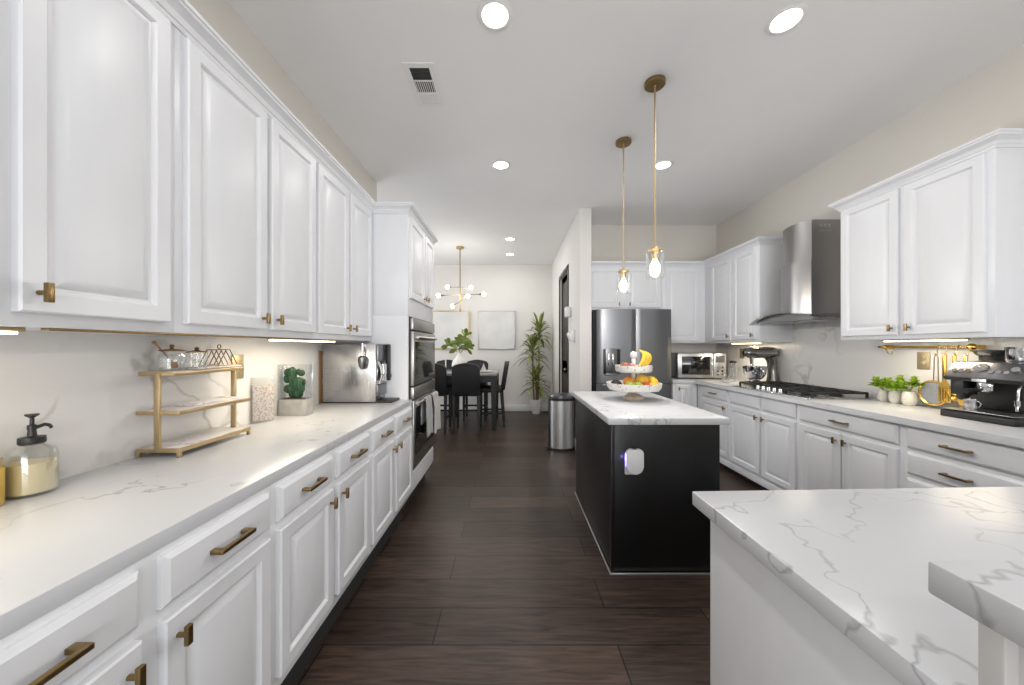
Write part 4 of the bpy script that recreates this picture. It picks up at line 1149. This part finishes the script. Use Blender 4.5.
B().lathe([(0, 0), (.014, .002), (.024, .02), (.031, .06), (.029, .085), (.012, .098), (0, .1)], (.105, -.120, .245)).build('wand_cup', 'darksteel', cm)
tag(B().box(-1.3775, -1.367, 2.498, 2.68, 0.9145, 1.29, .002).build('cutting_board', 'board', loc=(-1.37, 2.58, .9145)), 'oak cutting board standing behind the steel coffee machine', 'cutting board')

# ------------------------------------------------------------ fruit stand
fx, fy = 0.938, 2.69
fs = thing('fruit_stand', 'two-tier white speckled fruit stand on the island', 'fruit stand', (fx, fy, 0.9145))
B().lathe([(0, 0), (.070, 0), (.075, .004), (.075, .022), (.066, .03), (.03, .05), (.03, .072), (0, .072)]).build('foot', 'beige', fs)
B().lathe([(0, .072), (.15, .072), (.183, .078), (.196, .094), (.203, .130), (.197, .131), (.189, .098), (.17, .086), (0, .084)], seg=16, square=.12).build('lower_tray', 'terrazzo', fs)
B().lathe([(0, .21), (.11, .21), (.126, .214), (.133, .226), (.136, .263), (.131, .263), (.127, .232), (.115, .222), (0, .222)], seg=16, square=.12).build('upper_tray', 'terrazzo', fs)
B().lathe([(0, .084), (.018, .084), (.016, .10), (.012, .14), (.016, .17), (.013, .21), (0, .21)], seg=20).lathe([(0, .222), (.015, .222), (.017, .24), (.013, .26), (.016, .285), (.016, .31), (.013, .315), (.020, .322), (.027, .34), (.024, .358), (.012, .368), (0, .37)], seg=20).build('post', 'ceramic', fs)
def fruit(name, m, loc, r, label, cat, sx=1, sy=1, sz=1, rz=0, tilt=0, grp=None):
    z0 = loc[2]
    b = B()
    def f(u, v):
        a = 2 * PI * u; ph = PI * (v - .5)
        dimple = 1 - (.12 * max(0, math.sin(ph)) ** 12 if 'apple' in name else 0) - (.10 * max(0, -math.sin(ph)) ** 12 if 'apple' in name else 0)
        wob = 1 + .02 * math.sin(3 * a)
        return (r * sx * math.cos(ph) * math.cos(a) * wob, r * sy * math.cos(ph) * math.sin(a) * wob * (1 + .12 * math.cos(a) * (1 if 'mango' in name else 0)), r * sz * math.sin(ph) * dimple)
    b.grid(f, 24, 14, closed_u=True)
    root = thing(name, label, cat, loc, rz, grp)
    body = b.build('flesh', m, root); body.rotation_euler = (0, tilt, 0)
    zz = r * sz * (.86 if 'apple' in name else .98)
    st = B()
    st.tube([(0, 0, zz - .004), (.002, 0, zz + .006), (.005, 0, zz + .012)], .002, 6) if 'mango' not in name and 'orange' not in name else st.ball((0, 0, zz), .004, .004, .002, 8, 6)
    s_ = st.build('stem', 'bananat', root); s_.rotation_euler = (0, tilt, 0)
    return root
zl = 0.9145 + .086
fruit('orange', 'orange', (fx - .050, fy - .040, zl + .052), .042, 'orange behind the green apple on the lower tray', 'fruit')
fruit('orange', 'orange', (fx + .03, fy + .07, zl + .040), .038, 'orange at the back of the lower tray', 'fruit')
fruit('green_apple', 'greenapple', (fx - .068, fy - .115, zl + .033), .036, 'green apple at the front left of the lower tray', 'fruit')
fruit('green_apple', 'greenapple', (fx - .010, fy - .125, zl + .033), .034, 'green apple at the front centre of the lower tray', 'fruit')
fruit('red_apple', 'redapple', (fx + .048, fy - .120, zl + .030), .034, 'red apple at the front of the lower tray', 'fruit')
fruit('mango', 'mango', (fx + .050, fy - .045, zl + .062), .040, 'yellow mango leaning on the post of the lower tray', 'fruit', 1.3, .85, 1.15, .3, .7)
fruit('mango', 'mango', (fx + .135, fy - .015, zl + .058), .038, 'yellow mango at the right rim of the lower tray', 'fruit', 1.3, .9, .9, -.4, .5)
fruit('mango', 'mango', (fx + .110, fy - .095, zl + .032), .034, 'small yellow mango at the front right of the lower tray', 'fruit', 1.1, .9, .85, .2, .1)
fruit('avocado', 'avocado', (fx - .140, fy - .050, zl + .032), .032, 'dark avocado at the left rim of the lower tray', 'fruit', 1.35, .9, .9, .5, 0)
fruit('avocado', 'avocado', (fx - .125, fy + .03, zl + .034), .032, 'dark avocado behind the first one on the lower tray', 'fruit', 1.3, .9, .9, -.6, 0)
zu = 0.9145 + .223
fruit('pomegranate', 'pomegranate', (fx - .085, fy - .045, zu + .031), .033, 'dull red fruit at the left of the upper tray', 'fruit')
fruit('pomegranate', 'pomegranate', (fx - .045, fy - .085, zu + .029), .030, 'dull red fruit at the front of the upper tray', 'fruit')
fruit('pomegranate', 'pomegranate', (fx - .050, fy + .035, zu + .029), .030, 'dull red fruit behind the post on the upper tray', 'fruit')
bn = thing('banana_bunch', 'bunch of yellow bananas standing in the upper tray', 'banana', (fx + .055, fy - .01, zu))
for k, (dx, dy, bend) in enumerate(((-.045, -.040, .004), (-.020, -.026, .044), (.014, .004, .086), (-.01, .034, .055))):
    pts = bez((-.022 + k * .003, dy * .2, .158), (bend + .050, dy * 1.2, .115), (dx - .005, dy, .018), 14)
    rs = [.004, .0045, .006, .010, .013, .0155, .0162, .0165, .0165, .0162, .0155, .013, .010, .007, .0045]
    bb_ = B().tube(pts, .015, 10, rs=rs).build('banana', 'banana', bn)
    B().tube([pts[-1], pts[-1] + Vector((-.006, 0, -.001))], .004, 6).build('tip', 'bananat', bb_)
B().ball((-.016, 0, .157), .008, .010, .010, 10, 8).build('crown', 'bananat', bn)

# ------------------------------------------------------------ trash can
tc_ = thing('trash_can', 'brushed steel pedal trash can with black lid by the partition', 'trash can', (0.655, 4.60, 0))
def dshape(w_, d_, n=18):
    P = [(w_ / 2, d_ * .42)]
    P.append((-w_ / 2, d_ * .42))
    P.append((-w_ / 2, -d_ * .22))
    for i in range(1, n):
        t = PI + PI * i / n
        P.append((w_ / 2 * math.cos(t), -d_ * .22 + d_ * .30 * math.sin(t)))
    P.append((w_ / 2, -d_ * .22))
    return P
B().prism(dshape(.305, .34), .02, .635).build('body', 'cansteel', tc_, angle=25)
B().prism(dshape(.325, .36), 0, .028, .004).build('plastic_base', 'black', tc_, angle=25)
B().prism(dshape(.325, .36), .632, .668, .004).build('rim', 'black', tc_, angle=25)
B().prism(dshape(.318, .352), .669, .700, .010).build('lid', 'darksteel', tc_, angle=25)
B().box(-.165, -.150, -.07, .07, .02, .64, .003).build('edge_band', 'black', tc_)
B().box(-.20, -.10, -.11, -.05, .012, .022, .003).box(-.205, -.175, -.115, -.045, .02, .03, .003).build('pedal', 'black', tc_)
tag(B().box(0.822, 0.8295, 4.29, 4.36, 0.12, 0.24, .002).build('outlet_cover', 'plastic', loc=(.826, 4.33, .12)), 'low white outlet cover on the partition beside the trash can', 'outlet')

# devices on the partition wall
wd_ = thing('wall_intercom', 'upper white box fixed to the partition beside the dark door', 'wall device', (0.83, 4.93, 1.80))
B().box(-.075, -.001, -.07, .07, -.06, .08, .012).build('housing', 'plastic', wd_)
B().cyl((-.078, 0, .01), (-.074, 0, .01), .03, seg=20).build('speaker_grille', 'ceramic', wd_)
B().tube([(-.02, .04, -.06), (-.02, .05, -.2), (-.015, .05, -.42)], .003, 6).build('cord', 'plastic', wd_)
wd_ = thing('wall_bracket', 'lower white wedge-shaped holder on the partition edge', 'wall device', (0.83, 4.62, 1.46))
B().prism([(-.001, -.07), (-.06, -.07), (-.10, .03), (-.085, .05), (-.05, 0), (-.03, .075), (-.001, .085)], -.05, .05, .004, axis='Y').build('holder', 'plastic', wd_)
B().tube([(-.02, 0, .07), (-.02, 0, .2)], .003, 6).build('wire', 'plastic', wd_)

# ------------------------------------------------------------ dining room
tb = thing('dining_table', 'black counter-height dining table with pale grey top', 'table', (-0.98, 6.0, 0))
B().box(-.76, .76, -.50, .50, .865, .906, .004).build('tabletop', 'tabletop', tb)
B().box(-.74, .74, -.48, -.455, .76, .865).box(-.74, .74, .455, .48, .76, .865).box(-.74, -.715, -.455, .455, .76, .865).box(.715, .74, -.455, .455, .76, .865).build('apron', 'blackwood', tb)
for sx in (-1, 1):
    for sy in (-1, 1):
        x, y = sx * .70, sy * .44
        B()._faces
        b = B(); vs = []
        for z, h in ((0, .030), (.76, .048), (.865, .048)):
            for (a, c_) in ((-1, -1), (1, -1), (1, 1), (-1, 1)): vs.append((x + a * h, y + c_ * h, z))
        q = [(3, 2, 1, 0), (8, 9, 10, 11)] + [(i * 4 + k, i * 4 + (k + 1) % 4, (i + 1) * 4 + (k + 1) % 4, (i + 1) * 4 + k) for i in range(2) for k in range(4)]
        b._faces(vs, q); b.build('leg', 'blackwood', tb)
def make_chair():
    root = thing('dining_chair', '', 'chair', (0, 0, 0), group='black upholstered counter chairs')
    # faces +Y ; back at y = -0.2
    B().box(-.215, .215, -.20, .22, .56, .645, .025, 3).build('seat', 'leather', root)
    # arched backrest
    P = []
    n = 16
    for i in range(n + 1):
        t = -1 + 2 * i / n
        z = 1.045 + .030 * math.cos(t * PI * .5) ** 2 - (.035 if abs(t) > .99 else 0) - (.010 if abs(t) > .85 else 0)
        P.append((t * .215, z))
    poly_ = [(-.205, .60)] + P + [(.205, .60)]
    b = B().prism(poly_, -.250, -.172, .018, axis='Y')
    sh = Matrix.Identity(4); sh[1][2] = -.16; sh[1][3] = .16 * .60
    bmesh.ops.transform(b.bm, matrix=sh, verts=b.bm.verts)
    b.build('backrest', 'leather', root)
    for sx in (-1, 1):
        for (y0, y1) in ((.19, .19), (-.19, -.235)):
            b = B(); vs = []
            for z, h, yy in ((0, .017, y1), (.57, .024, y0)):
                for (a, c_) in ((-1, -1), (1, -1), (1, 1), (-1, 1)): vs.append((sx * .19 + a * h, yy + c_ * h, z))
            b._faces(vs, [(3, 2, 1, 0), (4, 5, 6, 7)] + [(k, (k + 1) % 4, 4 + (k + 1) % 4, 4 + k) for k in range(4)])
            b.build('leg', 'blackwood', root)
    for sx in (-1, 1): B().box(sx * .19 - .010, sx * .19 + .010, -.20, .19, .20, .23).build('stretcher', 'blackwood', root)
    B().box(-.19, .19, .18, .20, .26, .29).build('footrest', 'blackwood', root)
    return root
chair0 = make_chair()
spots = [(-0.69, 5.56, 0, 'black dining chair with its back fully towards the kitchen'),
         (-1.20, 5.56, 0, 'black dining chair partly hidden by the wall oven'),
         (-0.66, 6.44, PI, 'black dining chair on the far side under the silver framed picture'),
         (-1.24, 6.44, PI, 'black dining chair on the far side left of the vase'),
         (-0.36, 6.00, PI / 2, 'black dining chair at the right end of the table')]
for i, (x, y, a, l_) in enumerate(spots):
    o = chair0 if i == 0 else copy_tree(chair0)
    o.location = (x, y, 0); o.rotation_euler = (0, 0, a); o['label'] = l_
va = thing('vase', 'white bottle vase on the dining table', 'vase', (-0.90, 6.0, 0.906))
B().lathe([(0, 0), (.07, 0), (.11, .04), (.125, .10), (.11, .17), (.06, .23), (.030, .27), (.026, .31), (.032, .325), (.027, .325), (.021, .31), (.025, .27), (0, .26)], seg=32).build('body', 'ceramic', va)
br = thing('fiddle_leaf_branches', 'green broad-leaved branches standing in the white vase', 'plant', (-0.90, 6.0, 1.17))
rnd = random.Random(3)
def broad(b, base, d, L, w_, nrm_up=0.2):
    d = Vector(d).normalized(); side = d.cross(Vector((0, 1, .15))).normalized() if abs(d.y) < .9 else Vector((1, 0, 0)); nn = side.cross(d)
    vs = []; q = []; n = 8
    for i in range(n + 1):
        t = i / n
        ww = w_ * .5 * (math.sin(PI * t ** 1.35 * .97 + .05)) ** .8 if 0 < t < 1 else .002
        ww = abs(ww)
        c = Vector(base) + d * (L * t) + nn * (math.sin(t * 2.4) * L * .12) - Z * (t * t * L * .12)
        for s_ in (-1, 0, 1): vs.append(c + side * (s_ * ww) + nn * (abs(s_) * ww * .25))
    for i in range(n):
        for k in range(2): q.append((i * 3 + k, i * 3 + k + 1, (i + 1) * 3 + k + 1, (i + 1) * 3 + k))
    b._faces(vs, q)
sb = B(); st = [((0, 0, 0), (.02, 0, .2), (.10, 0, .36)), ((0, 0, 0), (-.05, 0, .12), (-.22, .02, .26)), ((0, 0, 0), (.04, 0, .1), (.19, -.02, .19))]
for s_ in st: sb.tube(bez(*s_, 8), .006, 8)
sb.build('stem', 'bark', br)
def clump(c, n, rad, lo, hi):
    b = B()
    for k in range(n):
        a = lo + (hi - lo) * (k + .5) / n + rnd.uniform(-.15, .15)
        L = rad * rnd.uniform(.75, 1.1); dy = rnd.uniform(-.6, .6)
        broad(b, Vector(c) + Vector((rnd.uniform(-.03, .03), dy * .04, rnd.uniform(-.03, .03))), (math.cos(a), dy, math.sin(a)), L, L * rnd.uniform(.38, .52))
    b.build('leaf_cluster', 'leaf', br)
clump((.05, 0, .20), 9, .19, -.3, 3.2)
clump((.10, 0, .34), 6, .15, .2, 3.0)
clump((-.16, 0, .18), 9, .16, -.5, 4.0)
clump((.15, 0, .13), 7, .15, -1.0, 2.4)
clump((-.02, 0, .12), 6, .15, -.6, 3.8)
# books / setting on the table
tag(B().lathe([(0, 0), (.05, 0), (.07, .006), (.115, .014), (.118, .018), (.07, .012), (0, .008)], seg=28).build('plate', 'ceramic', loc=(0, 0, 0)), 'white plate on the near right side of the dining table', 'plate').location = (-.42, 5.75, .9065)
tag(B().prism([(-.05, 0), (.05, 0), (.0, .13)], -.002, .002, axis='Y').build('folded_napkin', 'towelw'), 'white folded napkin standing on the plate', 'napkin').location = (-.46, 5.78, .922)
cn = thing('candle', 'slim white candle at the left of the vase', 'candle', (-1.10, 5.85, .906))
B().lathe([(0, 0), (.03, 0), (.03, .01), (.014, .014), (.014, .03), (0, .03)]).build('holder', 'silver', cn)
B().cyl((0, 0, .03), (0, 0, .22), .011).build('wax', 'ceramic', cn)

# pictures on the dining wall
def picture(x0, x1, z0, z1, m, label):
    c = Vector(((x0 + x1) / 2, DBY - .02, z0)); root = thing('wall_picture', label, 'picture', c)
    b = B(); w_ = .018
    b.box(x0, x1, DBY - .045, DBY - .001, z0, z0 + w_, .002).box(x0, x1, DBY - .045, DBY - .001, z1 - w_, z1, .002)
    b.box(x0, x0 + w_, DBY - .045, DBY - .001, z0 + w_, z1 - w_, .002).box(x1 - w_, x1, DBY - .045, DBY - .001, z0 + w_, z1 - w_, .002)
    b.build('frame', m, root, world=True)
    B().box(x0 + w_, x1 - w_, DBY - .035, DBY - .005, z0 + w_, z1 - w_).build('canvas', 'canvas', root, world=True)
picture(-0.683, 0.072, 1.277, 2.06, 'silver', 'white textured square canvas in a silver frame')
picture(-1.63, -0.87, 1.277, 2.06, 'gold', 'white textured square canvas in a gold frame')

# tall dracaena
dp = thing('dracaena_plant', 'tall green corn plant in a white pot by the dining wall', 'plant', (0.49, 6.93, 0))
B().lathe([(0, 0), (.075, 0), (.085, .02), (.115, .20), (.12, .28), (.112, .285), (.105, .26), (0, .25)], seg=32).build('pot', 'ceramic', dp)
B().lathe([(0, .252), (.10, .252), (.09, .262), (0, .268)], seg=20).build('soil', 'soil', dp)
canes = [((.03, 0, .25), (.06, 0, .9), (.06, 0, 1.58), .020), ((-.04, .02, .25), (-.07, .02, .7), (-.07, .02, 1.22), .017), ((0, -.04, .25), (0, -.04, .4), (.0, -.04, .62), .016)]
rnd = random.Random(11)
for ci, (p0, p1, p2, r) in enumerate(canes):
    cane = B().tube(bez(p0, p1, p2, 10), r, 10).build('cane', 'bark', dp)
    b = B()
    for k in range(34):
        t = k / 34; a = k * 2.4 + rnd.uniform(-.25, .25)
        L = rnd.uniform(.38, .50) * (1.0 - .25 * t)
        up = .14 + .42 * t; dr = .30 + .16 * rnd.random() - .18 * t
        base = Vector(p2) + Vector((0, 0, -.16 + .24 * t))
        d = Vector((math.cos(a), math.sin(a), 0))
        horiz = L * (1.0 - .5 * t)
        tip = dp.location + base + d * horiz
        if tip.y > 7.13: horiz *= max(.1, (7.13 - 6.93 - base.y) / max(1e-3, (d.y * horiz)))
        if tip.x > .80: horiz *= max(.2, (.80 - .49 - base.x) / max(1e-3, (d.x * horiz)))
        leaf_strip(b, base, d, horiz, .062, dr, up=up, n=8, cup=.35)
    b.build('leaf_crown', 'leafd', cane)
